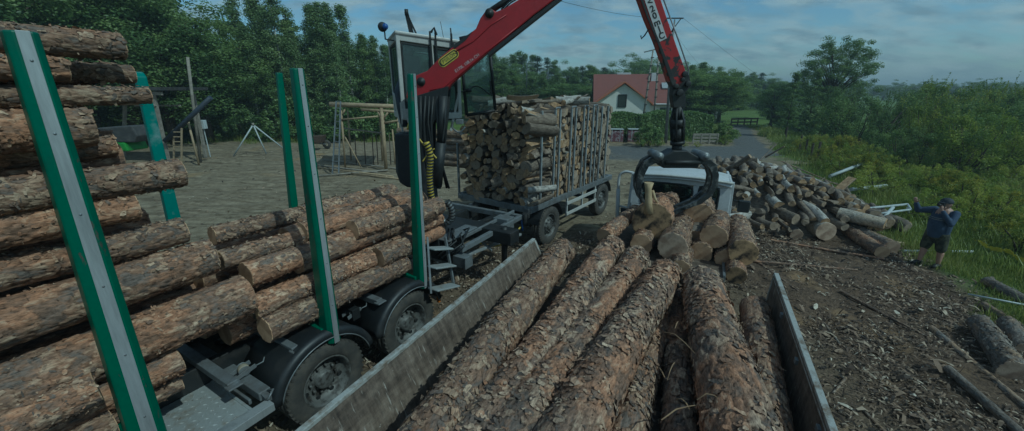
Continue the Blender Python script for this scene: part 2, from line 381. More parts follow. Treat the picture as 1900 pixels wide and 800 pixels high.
# ------------------------------------------------------------------ camera, sky, sun
cam=bpy.data.cameras.new('camera'); co=bpy.data.objects.new('camera',cam); COL.objects.link(co); SC.camera=co
cam.sensor_width=36; cam.lens=36*CF/1900; cam.clip_start=.05; cam.clip_end=6000
co.location=(0,0,CH); co.rotation_euler=(R(90)-CP,0,0)
SUN_AZ=math.atan2(.80,-.60); SUN_EL=R(47)
sd=Vector((math.sin(SUN_AZ)*math.cos(SUN_EL),math.cos(SUN_AZ)*math.cos(SUN_EL),math.sin(SUN_EL)))
sl=bpy.data.lights.new('sun','SUN'); sl.energy=3.6; sl.angle=R(.5); sl.color=(1,.965,.90)
so=bpy.data.objects.new('sun',sl); COL.objects.link(so); so.rotation_mode='QUATERNION'; so.rotation_quaternion=sd.to_track_quat('Z','Y')
W=bpy.data.worlds.new('World'); SC.world=W; W.use_nodes=True; wt=W.node_tree; wt.nodes.clear()
wo=N(wt,'ShaderNodeOutputWorld'); bg=N(wt,'ShaderNodeBackground'); wt.links.new(bg.outputs[0],wo.inputs[0])
sky=N(wt,'ShaderNodeTexSky',sky_type='NISHITA'); sky.sun_disc=False; sky.sun_elevation=SUN_EL; sky.sun_rotation=SUN_AZ
sky.air_density=1.0; sky.dust_density=.5; sky.ozone_density=1.0
bg.inputs[1].default_value=.15
tc=N(wt,'ShaderNodeTexCoord').outputs['Generated']
sx=N(wt,'ShaderNodeSeparateXYZ'); wt.links.new(tc,sx.inputs[0])
zz=math_(wt,'MAXIMUM',sx.outputs[2],0.0); dv=math_(wt,'ADD',zz,.3)
cx=math_(wt,'DIVIDE',sx.outputs[0],dv); cy=math_(wt,'DIVIDE',sx.outputs[1],dv)
cc=N(wt,'ShaderNodeCombineXYZ'); wt.links.new(cx,cc.inputs[0]); wt.links.new(cy,cc.inputs[1])
n1=noise(wt,scaled(wt,cc.outputs[0],(1.0,1.5,1)),3.0,9,.55,.1); n2=noise(wt,scaled(wt,cc.outputs[0],(.5,.9,1)),.55,3)
dn=math_(wt,'ADD',math_(wt,'MULTIPLY',n1,.8),math_(wt,'MULTIPLY',n2,.35))
cm=ramp(wt,dn,[(.50,0),(.56,.45),(.66,1)])
cshade=ramp(wt,noise(wt,scaled(wt,cc.outputs[0],(1.0,1.5,1)),4.6,7,.6),[(.38,(2.6,3.1,3.6)),(.58,(5.2,5.4,5.5))])
skc=mix(wt,sky.outputs[0],(.82,.92,.98),1.0,'MULTIPLY')
allc=mix(wt,skc,cshade,math_(wt,'MULTIPLY',cm,.8))
wt.links.new(allc,bg.inputs[0])
vs=SC.view_settings; vs.view_transform='Standard'; vs.look='None'; vs.gamma=1; vs.use_curve_mapping=False; vs.exposure=-.98
vs.use_white_balance=True; vs.white_balance_temperature=5150; vs.white_balance_tint=-17
SC.display_settings.display_device='sRGB'
cyc=SC.cycles; cyc.use_denoising=True; cyc.max_bounces=6; cyc.diffuse_bounces=3; cyc.transparent_max_bounces=10; cyc.transmission_bounces=4
# ------------------------------------------------------------------ ground: one sheet to the horizon
def seg_line(pts):
    return np.array([(p[0],p[1]) for p in pts],dtype=float)
GRASS_EDGE=seg_line([(6.2,-3),(7.9,3.5),(8.1,5),(8.5,6.4),(9.0,7.6),(9.7,9.2),(10.9,10.8),(12.3,14),(13.9,18),(16.2,23),(18.4,27.5),(20.3,31),(25.3,41.5)])
def side_x(edge,y): return np.interp(y,edge[:,1],edge[:,0])
ROAD_L=seg_line([(7,22.8),(10,23.2),(14.2,24.0)])
def masks(X,Y):
    P=np.stack([X,Y,X*0],1); w=(fbm(P*.55,3,4)-.5); w2=(fbm(P*2.1,8,3)-.5)
    ge=side_x(GRASS_EDGE,Y); g=np.clip((X-ge+w*2.6+w2*.9)/.7+.35,0,1)
    g=np.where(Y>41.5,1,g)
    back=np.clip((Y-(30.5+w*3)-np.clip(-X-14,0,40)*-.07)/1.5,0,1)    # grass strip before the forest
    g=np.maximum(g,np.where(X<15.2+(Y-27)*.42,back,0)); g=np.maximum(g,np.clip((-X-36+w*4),0,1)*np.clip((Y-8)/4,0,1))
    # road: a gravel strip across, then the lane that runs away
    lane_c=np.interp(Y,[24,27,31,36,41.5,46,60],[14.5,16.3,18.4,20.9,23.9,25.3,24.0]); lane_w=np.interp(Y,[24,27,31,41.5,60],[2.3,1.45,1.2,1.05,1.0])
    lane=np.clip((lane_w-np.abs(X-lane_c)+w2*.5)/.35,0,1)*(Y>24)*(Y<46)
    strip=np.clip((X-4.5+w*5)/2.5,0,1)*np.clip((Y-22.3+w*1.6)/.9,0,1)*np.clip((28.6-Y+w*1.2-np.clip(9-X,0,9)*.0)/.5,0,1)*np.clip((16.5+(Y-26)*.5-X+w)/.5,0,1)
    cross=np.clip((.8-np.abs(Y-45.5)+w2*.4)/.3,0,1)*(X>18)*(X<27)
    road=np.maximum(np.maximum(lane,strip),cross)
    g=g*(1-road)
    g=np.where((lane>0)|(strip>.4),np.minimum(g,1-road),g)
    litter=np.clip((X-(3.0-.1*(Y-5))+w*3)/2.0,0,1)*np.clip((13-Y+w*4)/2.5,0,1)*(1-g)
    litter=np.maximum(litter,np.clip((X+3.5+w*2)/1.5,0,1)*np.clip((11-Y+w*4)/2.,0,1)*.75*(1-g))
    return g,road,litter
def axis(near,dn,far):
    a=list(np.arange(-near,near+1e-6,dn)); v=near; s=dn
    while v<far: s*=1.16; v+=s; a.append(v); a.insert(0,-v)
    return np.array(a)
gx=axis(30,.14,3500); gy=np.concatenate([[-3000,-600,-150,-50,-20,-10,-6],np.arange(-4,32,.12),32+np.cumsum(.12*1.05**np.arange(1,160))])
gy=gy[gy<4200]
XX,YY=np.meshgrid(gx,gy,indexing='ij'); X=XX.ravel(); Y=YY.ravel()
P=np.stack([X,Y,X*0],1)
near=np.exp(-(np.clip(np.hypot(X,Y-8)-22,0,None)/14)**2)
g_,road_,lit_=masks(X,Y)
def ground_z(X,Y,g,lit):
    P=np.stack([X,Y,X*0],1)
    z=(fbm(P*.5,31,3)-.5)*.10+(fbm(P*3.2,33,4)-.5)*(.05+.09*lit)+g*.03
    ph=np.sin((X*.35-Y*.95)*5.2+4*fbm(P*.35,55,2)); z=z+.035*ph*np.clip(1-g-lit,0,1)*fbm(P*.8,60,2)*1.3   # wheel ruts
    return z
Z=ground_z(X,Y,g_,lit_)*near*(1-.7*road_)
Z=Z-near*0.02+np.clip(Y-70,0,None)*.004*(np.abs(X)<1500)*0
V=np.stack([X,Y,Z],1); nx,ny=len(gx),len(gy); I=np.arange(nx*ny).reshape(nx,ny)
F=np.stack([I[:-1,:-1],I[1:,:-1],I[1:,1:],I[:-1,1:]],2).reshape(-1,4)
m,nt,b,o=newmat('ground'); pos=ocoord(nt,'Object')
at=N(nt,'ShaderNodeAttribute',attribute_name='Col'); sep=N(nt,'ShaderNodeSeparateColor'); nt.links.new(at.outputs['Color'],sep.inputs[0])
na=noise(nt,pos,.35,6,.6); nb=noise(nt,pos,4,6,.65); nc=noise(nt,pos,28,5,.7); nd=noise(nt,scaled(nt,pos,(.6,2.4,1)),1.4,6,.7,.8)
dirt=ramp(nt,math_(nt,'ADD',math_(nt,'MULTIPLY',nd,.6),math_(nt,'MULTIPLY',nb,.4)),[(.34,(.09,.07,.045)),(.45,(.185,.15,.1)),(.56,(.28,.235,.16)),(.68,(.39,.33,.235))])
dirt=mix(nt,dirt,ramp(nt,nc,[(.3,.6),(.65,1.05)]),.8,'MULTIPLY')
dirt=mix(nt,dirt,(.33,.22,.1),ramp(nt,na,[(.58,0),(.7,.6)]))
litc=ramp(nt,math_(nt,'ADD',math_(nt,'MULTIPLY',nc,.6),math_(nt,'MULTIPLY',nb,.4)),[(.32,(.03,.022,.016)),(.45,(.085,.06,.042)),(.58,(.15,.105,.07)),(.75,(.25,.18,.12))])
grass=ramp(nt,math_(nt,'ADD',math_(nt,'MULTIPLY',na,.5),math_(nt,'MULTIPLY',nb,.5)),[(.3,(.06,.085,.022)),(.5,(.12,.175,.04)),(.7,(.19,.24,.06))])
grass=mix(nt,grass,ramp(nt,nc,[(.3,.5),(.7,1.1)]),.7,'MULTIPLY')
roadc=ramp(nt,math_(nt,'ADD',math_(nt,'MULTIPLY',nb,.5),math_(nt,'MULTIPLY',nc,.5)),[(.3,(.07,.07,.067)),(.55,(.13,.13,.125)),(.75,(.2,.195,.18))])
litc=mix(nt,litc,(.3,.2,.11),ramp(nt,noise(nt,scaled(nt,pos,(1,1,1)),.9,5,.6),[(.56,0),(.66,.7)]))
col=mix(nt,dirt,litc,sep.outputs[2]); col=mix(nt,col,grass,sep.outputs[0]); col=mix(nt,col,roadc,sep.outputs[1])
nt.links.new(col,b.inputs['Base Color']); b.inputs['Roughness'].default_value=.95; b.inputs['Specular IOR Level'].default_value=.15
bump(nt,b,math_(nt,'ADD',nb,math_(nt,'MULTIPLY',nc,.6)),.8,.05); M['ground']=m
gnd=link('ground',fast_mesh('ground',V,F,m,np.stack([g_,road_,lit_],1))); gnd['kind']='structure'
def gz(x,y):
    X=np.array([float(x)]);Y=np.array([float(y)]); g,r,l=masks(X,Y); n=math.exp(-(max(math.hypot(x,y-8)-22,0)/14)**2)
    return float(ground_z(X,Y,g,l)[0]*n*(1-.7*r[0])-n*.02)
# bark litter: loose chips on the ground
def chips(name,n,xr,yr,dens,sz,mats,kindcols,label=None):
    x=RS.uniform(*xr,n*3); y=RS.uniform(*yr,n*3); k=dens(x,y)>RS.rand(n*3); x=x[k][:n]; y=y[k][:n]; n=len(x)
    g,r,l=masks(x,y); z=ground_z(x,y,g,l)*(1-.7*r)-.02
    an=RS.rand(n)*6.28; ln=np.minimum(RS.gamma(2.2,sz/2.2,n)+.015,sz*2.2); wd=ln*RS.uniform(.08,.5,n); ti=RS.normal(0,.28,n); tj=RS.normal(0,.35,n)
    d=np.stack([np.cos(an)*np.cos(ti),np.sin(an)*np.cos(ti),np.sin(ti)],1); w=np.stack([-np.sin(an)*np.cos(tj),np.cos(an)*np.cos(tj),np.sin(tj)],1)
    c=np.stack([x,y,z+np.abs(np.sin(ti))*ln/2+RS.uniform(.0,.03,n)],1); vs=[]
    for q in range(3):
        s=q-1.0; cur=np.zeros((n,3)); cur[:,2]=(1-abs(s))*ln*RS.uniform(0,.25,n)
        wq=wd*(1.0 if q==1 else .55)*RS.uniform(.6,1.2,n)
        for sg in (-1,1): vs.append(c+d*(s*ln/2)[:,None]+w*(sg*wq/2)[:,None]+cur)
    V=np.stack(vs,1).reshape(-1,3); kk=np.arange(n)*6
    F=np.concatenate([np.stack([kk,kk+1,kk+3,kk+2],1),np.stack([kk+2,kk+3,kk+5,kk+4],1)])
    C=np.stack([RS.rand(n),RS.rand(n),RS.rand(n)],1)
    o=link(name,fast_mesh(name,V,F,mats,np.repeat(C,6,0),smooth=False)); o['kind']='stuff'
    if label: o['label']=label
    return o
m,nt,b,o=newmat('bark_chips'); at=N(nt,'ShaderNodeAttribute',attribute_name='Col'); sep=N(nt,'ShaderNodeSeparateColor'); nt.links.new(at.outputs['Color'],sep.inputs[0])
nt.links.new(ramp(nt,sep.outputs[0],[(0,(.03,.022,.016)),(.35,(.09,.06,.04)),(.6,(.19,.13,.085)),(.82,(.27,.195,.13)),(.96,(.44,.36,.26)),(1,(.5,.45,.36))]),b.inputs['Base Color']); b.inputs['Roughness'].default_value=.85; M['chips']=m
def dl(x,y):
    g,r,l=masks(x,y); return np.clip(l*1.1,0,1)*np.clip((vn(np.stack([x*.9,y*.9,x*0],1),91)-.2)*2.2,.12,1)
chips('bark_litter',52000,(-3,10.5),(1.8,14),dl,.042,M['chips'],None)
chips('bark_litter',5000,(-3,10.5),(1.8,11),dl,.085,M['chips'],None)
chips('wood_debris',2500,(-22,8),(9,26),lambda x,y:np.full(x.shape,.3),.08,M['chips'],None)
# ------------------------------------------------------------------ logging truck (left)
TY=30.3; ta=Vector((math.sin(R(TY)),math.cos(R(TY)),0)); tn=Vector((math.cos(R(TY)),-math.sin(R(TY)),0))
T0=ta*2.4+tn*(-5.13); TRZ=R(90-TY)
def tl(P):      # world point to the truck's own frame
    P=Vector(P); d=P-T0; return Vector((d.dot(ta),-d.dot(tn),P.z))
def tw(x,y,z): return T0+ta*x-tn*y+Vector((0,0,z))
truck=thing('timber_truck','black logging truck with green stakes along the left side of the yard','truck',T0,TRZ)
def wheel(par,c,r,wd,side,name='wheel',n=44,front=False):
    # tyre and rim round the local y axis; side=-1 faces -y
    e=bpy.data.objects.new(name,None); COL.objects.link(e); e.parent=par; e.location=c
    s=side; w=wd/2
    mb=MB(); pr=[(r*.60,-s*w*.3),(r*.60,s*w*.80),(r*.66,s*w*.98),(r*.80,s*w*1.03),(r*.92,s*w*.95),(r*.975,s*w*.82),(r,s*w*.62),(r*1.0,s*w*.35),(r*.985,s*w*.33),(r*.985,s*w*.27),(r,s*w*.25),(r,-s*w*.25),(r*.985,-s*w*.27),(r*.985,-s*w*.33),(r,-s*w*.35),(r*.99,-s*w*.8),(r*.85,-s*w),(r*.6,-s*w)]
    mb.lathe(pr,(0,0,0),(0,1,0),n)
    for k in range(n):      # shoulder lugs
        t=2*math.pi*(k+.5)/n; Mx=Matrix.Rotation(-t,3,'Y')
        mb.box(Mx@Vector((r*.972,s*w*.80,0)),(r*.05,w*.2,r*.05),Mx)
    mb.build('tyre',M['rubber'],e)
    rm=MB(); rm.lathe([(r*.62,s*w*.86),(r*.60,s*w*.9),(r*.575,s*w*.86),(r*.56,s*w*.3),(r*.5,s*w*.0),(r*.42,-s*w*.1 if not front else s*w*.5),(r*.24,s*w*.05 if not front else s*w*.75),(r*.22,s*w*.1 if not front else s*w*.85),(r*.22,s*w*.55 if not front else s*w*.9),(r*.17,s*w*.62 if not front else s*w*.98),(0.001,s*w*.62 if not front else s*w*.98)],(0,0,0),(0,1,0),36)
    for k in range(10):
        t=2*math.pi*k/10; p=Vector((math.cos(t)*r*.33,s*w*.02 if not front else s*w*.62,math.sin(t)*r*.33)); rm.tube([p,p+Vector((0,s*.05,0))],r*.03,6)
    rm.build('rim',M['rim'],e)
    hl=MB()
    for k in range(8):
        t=2*math.pi*(k+.5)/8; p=Vector((math.cos(t)*r*.475,s*w*.06 if not front else s*w*.36,math.sin(t)*r*.475)); hl.tube([p,p+Vector((0,s*.012,0))],r*.055,10)
    hl.build('hand_hole',M['black'],e)
    return e
WR=.515
for x in (-.14,1.26):
    wheel(truck,(x,-1.09,WR),WR,.31,-1); wheel(truck,(x,1.09,WR),WR,.31,1)
wheel(truck,(-6.2,-1.09,WR),WR,.31,-1); wheel(truck,(-6.2,1.09,WR),WR,.31,1)
mb=MB()
for s in (-1,1):
    mb.box((-.6,s*.42,.93),(8.4,.09,.26))
for x in (-3,-2,-1.0,.55,2.2,3.3): mb.box((x,0,.93),(.1,.84,.2))
mb.box((-.14,0,.55),(.14,1.7,.14)); mb.box((1.26,0,.55),(.14,1.7,.14))
mb.build('chassis',M['black'],truck,.008)
def fender(cx):
    f=MB(); n=22; R0=.615; yo,yi=-1.29,-.55
    ang=[R(12)+ (R(168)-R(12))*i/n for i in range(n+1)]
    sec=[(yi,0),(yi,.03),(yo+.10,.03),(yo+.06,.045),(yo+.03,.04),(yo,.012),(yo-.004,-.05),(yo+.02,-.05),(yo+.03,.0)]
    vs=[]; k=len(sec)
    for t in ang:
        for (y,dr) in sec: vs.append((cx+(R0+dr)*math.cos(t)*1.05,y,WR+.03+(R0+dr)*math.sin(t)*1.0))
    fs=[]
    for i in range(n):
        for j in range(k): a=i*k+j; b=i*k+(j+1)%k; fs.append((a,b,b+k,a+k))
    fs+= [tuple(range(k)),tuple(range(n*k+k-1,n*k-1,-1))]
    f.add(vs,fs); o=f.build('mudguard',M['plastic'],truck)
    for p in o.data.polygons: p.use_smooth=len(p.vertices)==4
    l=MB(); l.tube([(cx+(R0-.05)*math.cos(t)*1.05,yo-.006,WR+.03+(R0-.05)*math.sin(t)) for t in ang],.008,6); l.build('edge_trim',M['galv'],o)
    return o
fender(-.14); fender(1.26)
mb=MB()   # dark sheet over the frame between the mudguards, axle fittings
mb.bar((.56,-.95,.98),(.56,-.5,.98),.12,.16); mb.bar((.3,-.5,.8),(.8,-.5,.8),.1,.3)
mb.build('axle_bracket',M['black'],truck,.006)
def ratchet(x,y,z,s=1.0):
    r=MB(); r.lathe([(.001,-.05),(.06,-.05),(.06,-.045),(.045,-.045),(.045,.045),(.06,.045),(.06,.05),(.001,.05)],(x,y,z),(.2,1,0),16)
    r.bar((x-.12,y-.06,z-.03),(x+.1,y-.06,z+.01),.012,.05); r.bar((x-.12,y+.06,z-.03),(x+.1,y+.06,z+.01),.012,.05)
    r.tube([(x+.08,y-.05,z+.0),(x+.16,y-.1,z+.03),(x+.2,y-.06,z+.05)],.009,6)
    o=r.build('strap_winch',M['galv'],truck,.003)
    q=MB(); q.lathe([(.001,-.035),(.052,-.035),(.056,-.02),(.056,.02),(.052,.035),(.001,.035)],(x,y,z),(.2,1,0),16)
    q.build('strap_roll',worn('strap_webbing',(.42,.38,.28),(.25,.22,.17),.9) if 'web' not in M else M['web'],o)
M['web']=worn('strap_webbing',(.42,.38,.28),(.25,.22,.17),.9)
# stakes
def stake(x,y,zb,zt,side,w0,w1,d0,d1,matn,strip,xt=None,yt=None,name='stake'):
    s=MB(); xt=x if xt is None else xt; yt=y if yt is None else yt
    def sec(x,y,z,w,d):
        o=-side*0+0; c=w*.3; sg=side
        return [Vector((x-w/2,y-sg*d*.5,z)),Vector((x+w/2,y-sg*d*.5,z)),Vector((x+w/2,y+sg*d*.3,z)),Vector((x+w/2-c*.72,y+sg*d*.5,z)),Vector((x-w/2+c*.72,y+sg*d*.5,z)),Vector((x-w/2,y+sg*d*.3,z))]
    a=sec(x,y,zb,w0,d0); b=sec(xt,yt,zt,w1,d1)
    for k in (0,1): b[k].z-= (.06 if name=='worn_stake' else 0)
    s.add(a+b,[tuple(range(5,-1,-1)),tuple(range(6,12))]+[(i,(i+1)%6,6+(i+1)%6,6+i) for i in range(6)])
    o=s.build(name,M[matn],truck,.012)
    if strip:
        t=MB(); e=.004
        def q(S,zoff): 
            m1=S[3]*.86+S[4]*.14; m2=S[4]*.86+S[3]*.14; m1=m1.copy(); m2=m2.copy(); m1.y+=side*e; m2.y+=side*e; return m1,m2
        a1,a2=q(a,0); b1,b2=q(b,0); off=Vector((0,side*.006,0))
        t.add([a1,a2,a2+off,a1+off,b1,b2,b2+off,b1+off],[(0,1,2,3),(7,6,5,4),(0,4,5,1),(1,5,6,2),(2,6,7,3),(3,7,4,0)])
        st=t.build('wear_strip',M['alu'],o,.002)
        rv=MB()
        for k in (.16,.33,.5,.66,.82,.95):
            c=(a1+a2)/2*(1-k)+(b1+b2)/2*k+off; rv.lathe([(.001,.004*side),(.008,.003*side),(.009,0)],c,(0,1,0),8)
        rv.build('rivet',M['galv'],st)
    return o
zB=1.13
def st_xy(px,py,off): 
    P=Lp(px,py,TY,off); return tl(P)
p=st_xy(36,58,-3.93); stake(-1.74,-1.2,zB-.3,p.z,-1,.235,.15,.17,.11,'green',True,xt=p.x,yt=-1.2)
p=st_xy(551,127,-3.93); stake(0,-1.2,zB-.12,p.z,-1,.165,.115,.19,.09,'green',True,xt=p.x,yt=-1.2)
p=st_xy(764,137,-3.93); stake(1.56,-1.2,zB-.12,p.z,-1,.155,.11,.18,.08,'green',True,xt=p.x,yt=-1.2)
p=st_xy(257,133,-6.33); pb_=st_xy(322,412,-6.33); stake(pb_.x,1.2,pb_.z-.1,p.z,1,.14,.11,.12,.08,'green_faded',False,xt=p.x,yt=1.2,name='worn_stake')
p=st_xy(517,135,-6.33); pb_=st_xy(545,400,-6.33); stake(pb_.x,1.2,pb_.z-.1,p.z,1,.12,.09,.12,.07,'green',False,xt=p.x,yt=1.2,name='stake')
stake(-1.74,1.2,zB,4.1,1,.2,.15,.2,.12,'green',False)
mb=MB()
for x in (-1.74,0,1.56): mb.box((x,0,zB),(.2,2.36,.14)); 
mb.build('bolster',M['green'],truck,.01)
mb=MB()
for x in (-1.05,-.4,.8): mb.box((x,0,zB-.02),(.1,2.3,.08)); mb.box((x,-1.16,zB-.02),(.14,.1,.02))
mb.build('cross_bar',M['galv'],truck,.008)
# checker-plate platform with raised ribs
cp=MB(); X0,X1,Y0,Y1,zp=-2.75,-1.02,-1.27,-.05,.8
X0,X1,Y0,Y1,zp=-2.9,-1.0,-1.27,0.0,.82
cp.box(((X0+X1)/2,(Y0+Y1)/2,zp-.02),(X1-X0,Y1-Y0,.04))
for (a,b_) in (((X1,Y0),(X1,Y1)),((X0,Y0),(X1,Y0))): cp.bar((a[0],a[1],zp-.035),(b_[0],b_[1],zp-.035),.03,.09)
pl=cp.build('platform',M['checker'],truck,.008)
rb=MB(); st=.075; i=0
for ix in range(int((X1-X0)/st)-1):
    for iy in range(int((Y1-Y0)/st)-1):
        cx_=X0+.04+ix*st; cy_=Y0+.04+iy*st; a=R(45) if (ix+iy)%2 else R(-45)
        if cx_<-2.0: continue
        dx,dy=math.cos(a)*.032,math.sin(a)*.032
        rb.add([(cx_-dx,cy_-dy,zp+.001),(cx_+dy*.3,cy_-dx*.3,zp+.001),(cx_+dx,cy_+dy,zp+.001),(cx_-dy*.3,cy_+dx*.3,zp+.001),(cx_,cy_,zp+.008)],[(0,1,4),(1,2,4),(2,3,4),(3,0,4)])
rb.build('tread_pattern',M['checker'],pl,0)
mb=MB()
mb.bar((-.82,.95,.84),(-.82,-1.2,.84),.12,.1); mb.bar((-.93,.6,.78),(-.93,-1.1,.78),.03,.06)
mb.build('winch_beam',M['galv'],truck,.008)
ratchet(-.80,-.78,.97,1); ratchet(.56,-.86,1.0,1)
mb=MB(); mb.bar((-.84,-1.33,.82),(-2.4,-1.33,.82),.12,.03); mb.bar((-.84,-1.385,.79),(-2.4,-1.385,.79),.012,.09); mb.bar((-.84,-1.275,.79),(-2.4,-1.275,.79),.012,.09)
mb.build('side_rail',M['alu'],truck,.004)
mb=MB(); mb.bar((-.80,-.9,.86),(-.84,-1.3,.84),.06,.06); mb.tube([(-.8,-1.22,.88),(-.78,-1.3,.92),(-.86,-1.34,.88),(-.86,-1.28,.84)],.012,6); mb.build('rail_hook',M['galv'],truck)
mb=MB(); mb.bar((-.42,1.0,1.02),(-.42,.25,1.02),.16,.03); mb.bar((.1,.6,1.0),(-.5,.55,.98),.05,.12); mb.build('angle_plate',M['galv'],truck,.004)
# bracket with slots above the second mudguard
b0=tl(Lp(700,548,TY,-4.45)); mb=MB(); mb.bar((b0.x-.05,b0.y+.28,b0.z+.02),(b0.x+.02,b0.y-.05,b0.z-.02),.075,.012)
br=mb.build('slotted_bracket',M['alu'],truck,.003)
mb=MB()
for k in (0,1): mb.lathe([(.001,.001),(.011,.001),(.012,-.002)],(b0.x+.012-.012*k,b0.y-.0+.05*k,b0.z-.004+.006*k),(0,0,1),10)
mb.build('slot',M['print'],br)
mb=MB(); mb.bar((b0.x-.3,b0.y+.3,b0.z-.1),(b0.x-.16,b0.y-.02,b0.z-.16),.08,.01); mb.build('flap_support',M['galv'],truck,.003)
mb=MB(); mb.box((1.93,-1.2,.62),(.05,.05,.14)); mb.build('marker_lamp',M['lens'],truck,.01)
# folding steps hung from the frame behind the last stake
e=bpy.data.objects.new('access_steps',None); COL.objects.link(e); e.parent=truck; e.location=(0,0,0)
top1=tl(Lp(793,440,TY,-3.95)); top2=tl(Lp(826,440,TY,-3.95)); bt1=tl(Lp(800,545,TY,-3.72)); bt2=tl(Lp(843,535,TY,-3.72))
mb=MB(); mb.bar(top1,bt1,.03,.045); mb.bar(top2,bt2,.03,.045); mb.build('stringer',M['galv'],e,.004)
for k in (.2,.53,.92):
    a=top1.lerp(bt1,k); b_=top2.lerp(bt2,k); s=MB(); s.bar(a+Vector((0,-.04,0)),b_+Vector((0,-.04,0)),.2,.03); s.build('tread',M['checker'],e,.012)
# rear frame, outriggers and crane base
mb=MB()
for s in (-1,1): mb.box((4.0,s*.42,1.0),(2.6,.12,.26))
mb.box((3.13,0,1.16),(1.0,1.3,.3)); mb.box((3.85,.6,1.12),(.34,4.3,.26)); mb.box((2.75,.1,1.02),(.3,2.2,.22))
mb.build('crane_base',M['black'],truck,.015)
mb=MB(); mb.tube([(3.85,2.74,1.17),(3.85,3.15,1.17)],.1,14); mb.tube([(3.85,3.1,1.17),(3.85,3.22,1.17)],.13,14); mb.build('outrigger',M['black'],truck)
mb=MB(); mb.tube([(3.85,-1.3,1.3),(3.85,-1.3,.5)],.06,12); mb.build('outrigger_leg',M['black'],truck)
mb=MB(); mb.box((3.1,-.72,1.30),(.9,.30,.03)); mb.bar((2.7,-1.1,1.18),(4.9,-1.1,1.18),.08,.1); mb.bar((3.1,-.85,1.24),(5.0,-.85,1.24),.05,.07); mb.box((4.4,-.95,1.16),(.3,.35,.26)); mb.bar((4.95,-1.2,1.14),(4.95,1.1,1.14),.1,.12)
mb.build('rear_frame',M['galv'],truck,.01)
mb=MB(); mb.bar((2.7,-1.25,.98),(2.7,.3,.98),.2,.2); mb.box((2.7,-1.26,.98),(.22,.02,.22)); mb.build('stabiliser_beam',M['galv'],truck,.006)
mb=MB(); mb.bar((4.85,-1.12,.78),(3.0,-.85,.86),.05,.05); mb.bar((4.85,-1.05,.74),(3.0,-.7,.8),.04,.04); mb.bar((3.9,-.4,1.0),(3.7,-1.1,.8),.04,.04); mb.build('under_run_bar',M['alu'],truck,.004)
mb=MB(); mb.tube([(4.9,-1.2,1.25),(4.9,-1.2,1.05)],.05,10); mb.box((4.98,-1.18,1.2),(.1,.16,.1)); mb.build('air_coupling',M['black'],truck,.006)
mb=MB(); mb.tube([(4.9,-1.12,1.1),(4.9,-1.14,.86)],.022,8); mb.build('blue_coupling',M['bluel'],truck); 
mb=MB(); pts=[Vector((4.9,-1.1,.95)).lerp(Vector((3.6,-.75,.98)),t)+Vector((0,0,-.28*math.sin(math.pi*t))) for t in [i/14 for i in range(15)]]
mb.tube(pts,.018,8); mb.build('air_line',M['yellow'],truck)
# small hoses and pipes round the crane foot
mb=MB()
for k in range(7):
    y=-.5+rnd.uniform(-.4,.2); pts=[Vector((2.5+rnd.uniform(-.2,.4),y-.1,1.1)),Vector((2.7,y-.3,1.25+rnd.uniform(0,.12))),Vector((3.0+rnd.uniform(-.2,.3),y-.1,1.4)),Vector((3.3,y+.2,1.25))]
    mb.tube(smooth(pts) if False else pts,.016,6)
mb.build('hydraulic_pipe',M['black'],truck)
# ------------------------------------------------------------------ loader crane
crane=thing('loader_crane','red loader crane with operator cab, its jib reaching over the white truck','crane',tw(3.13,0,0),0)
C0=crane.location.copy()
TIP=Vector((3.08,7.3,0)); cd=(TIP-C0); cd.z=0; cd.normalize(); cn=Vector((-cd.y,cd.x,0))
def cr(mb): 
    mb.v=[tuple(Vector(v)-C0) for v in mb.v]; return mb
def bp(px,py): return PL(px,py,C0,cd)
def BP(l): return [bp(*q) for q in l]
boom_o=[(762,150),(768,143),(795,132),(818,108),(842,88),(868,68),(884,55),(892,36),(902,22),(912,18),(921,24),(936,18),(972,-4),(1060,-62),(1140,-120),(1160,-96),(1090,-42),(1028,2),(990,30),(940,72),(900,104),(850,146),(838,158),(828,172),(806,178),(785,186),(768,194),(756,180)]
def cprism(mb,pts,th,off=0,mi=0): mb.prism([p+cn*off for p in BP(pts)],cn*th,mi); return mb
bm_=cr(cprism(MB(),boom_o,.22)).build('boom',M['red'],crane,.02)
mb=MB(); cprism(mb,[(905,100),(1030,2),(1140,-80),(1138,-76),(1032,8),(908,106)],.26)
cr(mb).build('boom_underside',M['black'],bm_,.004)
mb=MB(); cprism(mb,[(842,86),(878,60),(866,76),(845,92)],.235); cr(mb).build('boom_recess',M['black'],bm_)
for (px,py,r) in ((909,27,.075),(784,152,.075),(806,174,.04),(814,175,.04)):
    c=bp(px,py)-cn*.115; mb=MB(); mb.lathe([(.001,-.03),(r*.6,-.03),(r*.62,-.012),(r,-.012),(r,.02)],c,cn,20); cr(mb).build('pin',M['black'],bm_)
# raised edge flange and weld lines so that the plate steel reads
mb=MB(); pts=[bp(*q)-cn*.117 for q in [(800,168),(826,162),(850,142),(900,100),(960,52)]]; mb.tube(pts,.008,5); pts=[bp(*q)-cn*.117 for q in [(845,98),(880,78),(912,48),(940,30)]]; mb.tube(pts,.01,5)
cr(mb).build('weld_seam',M['red'],bm_)
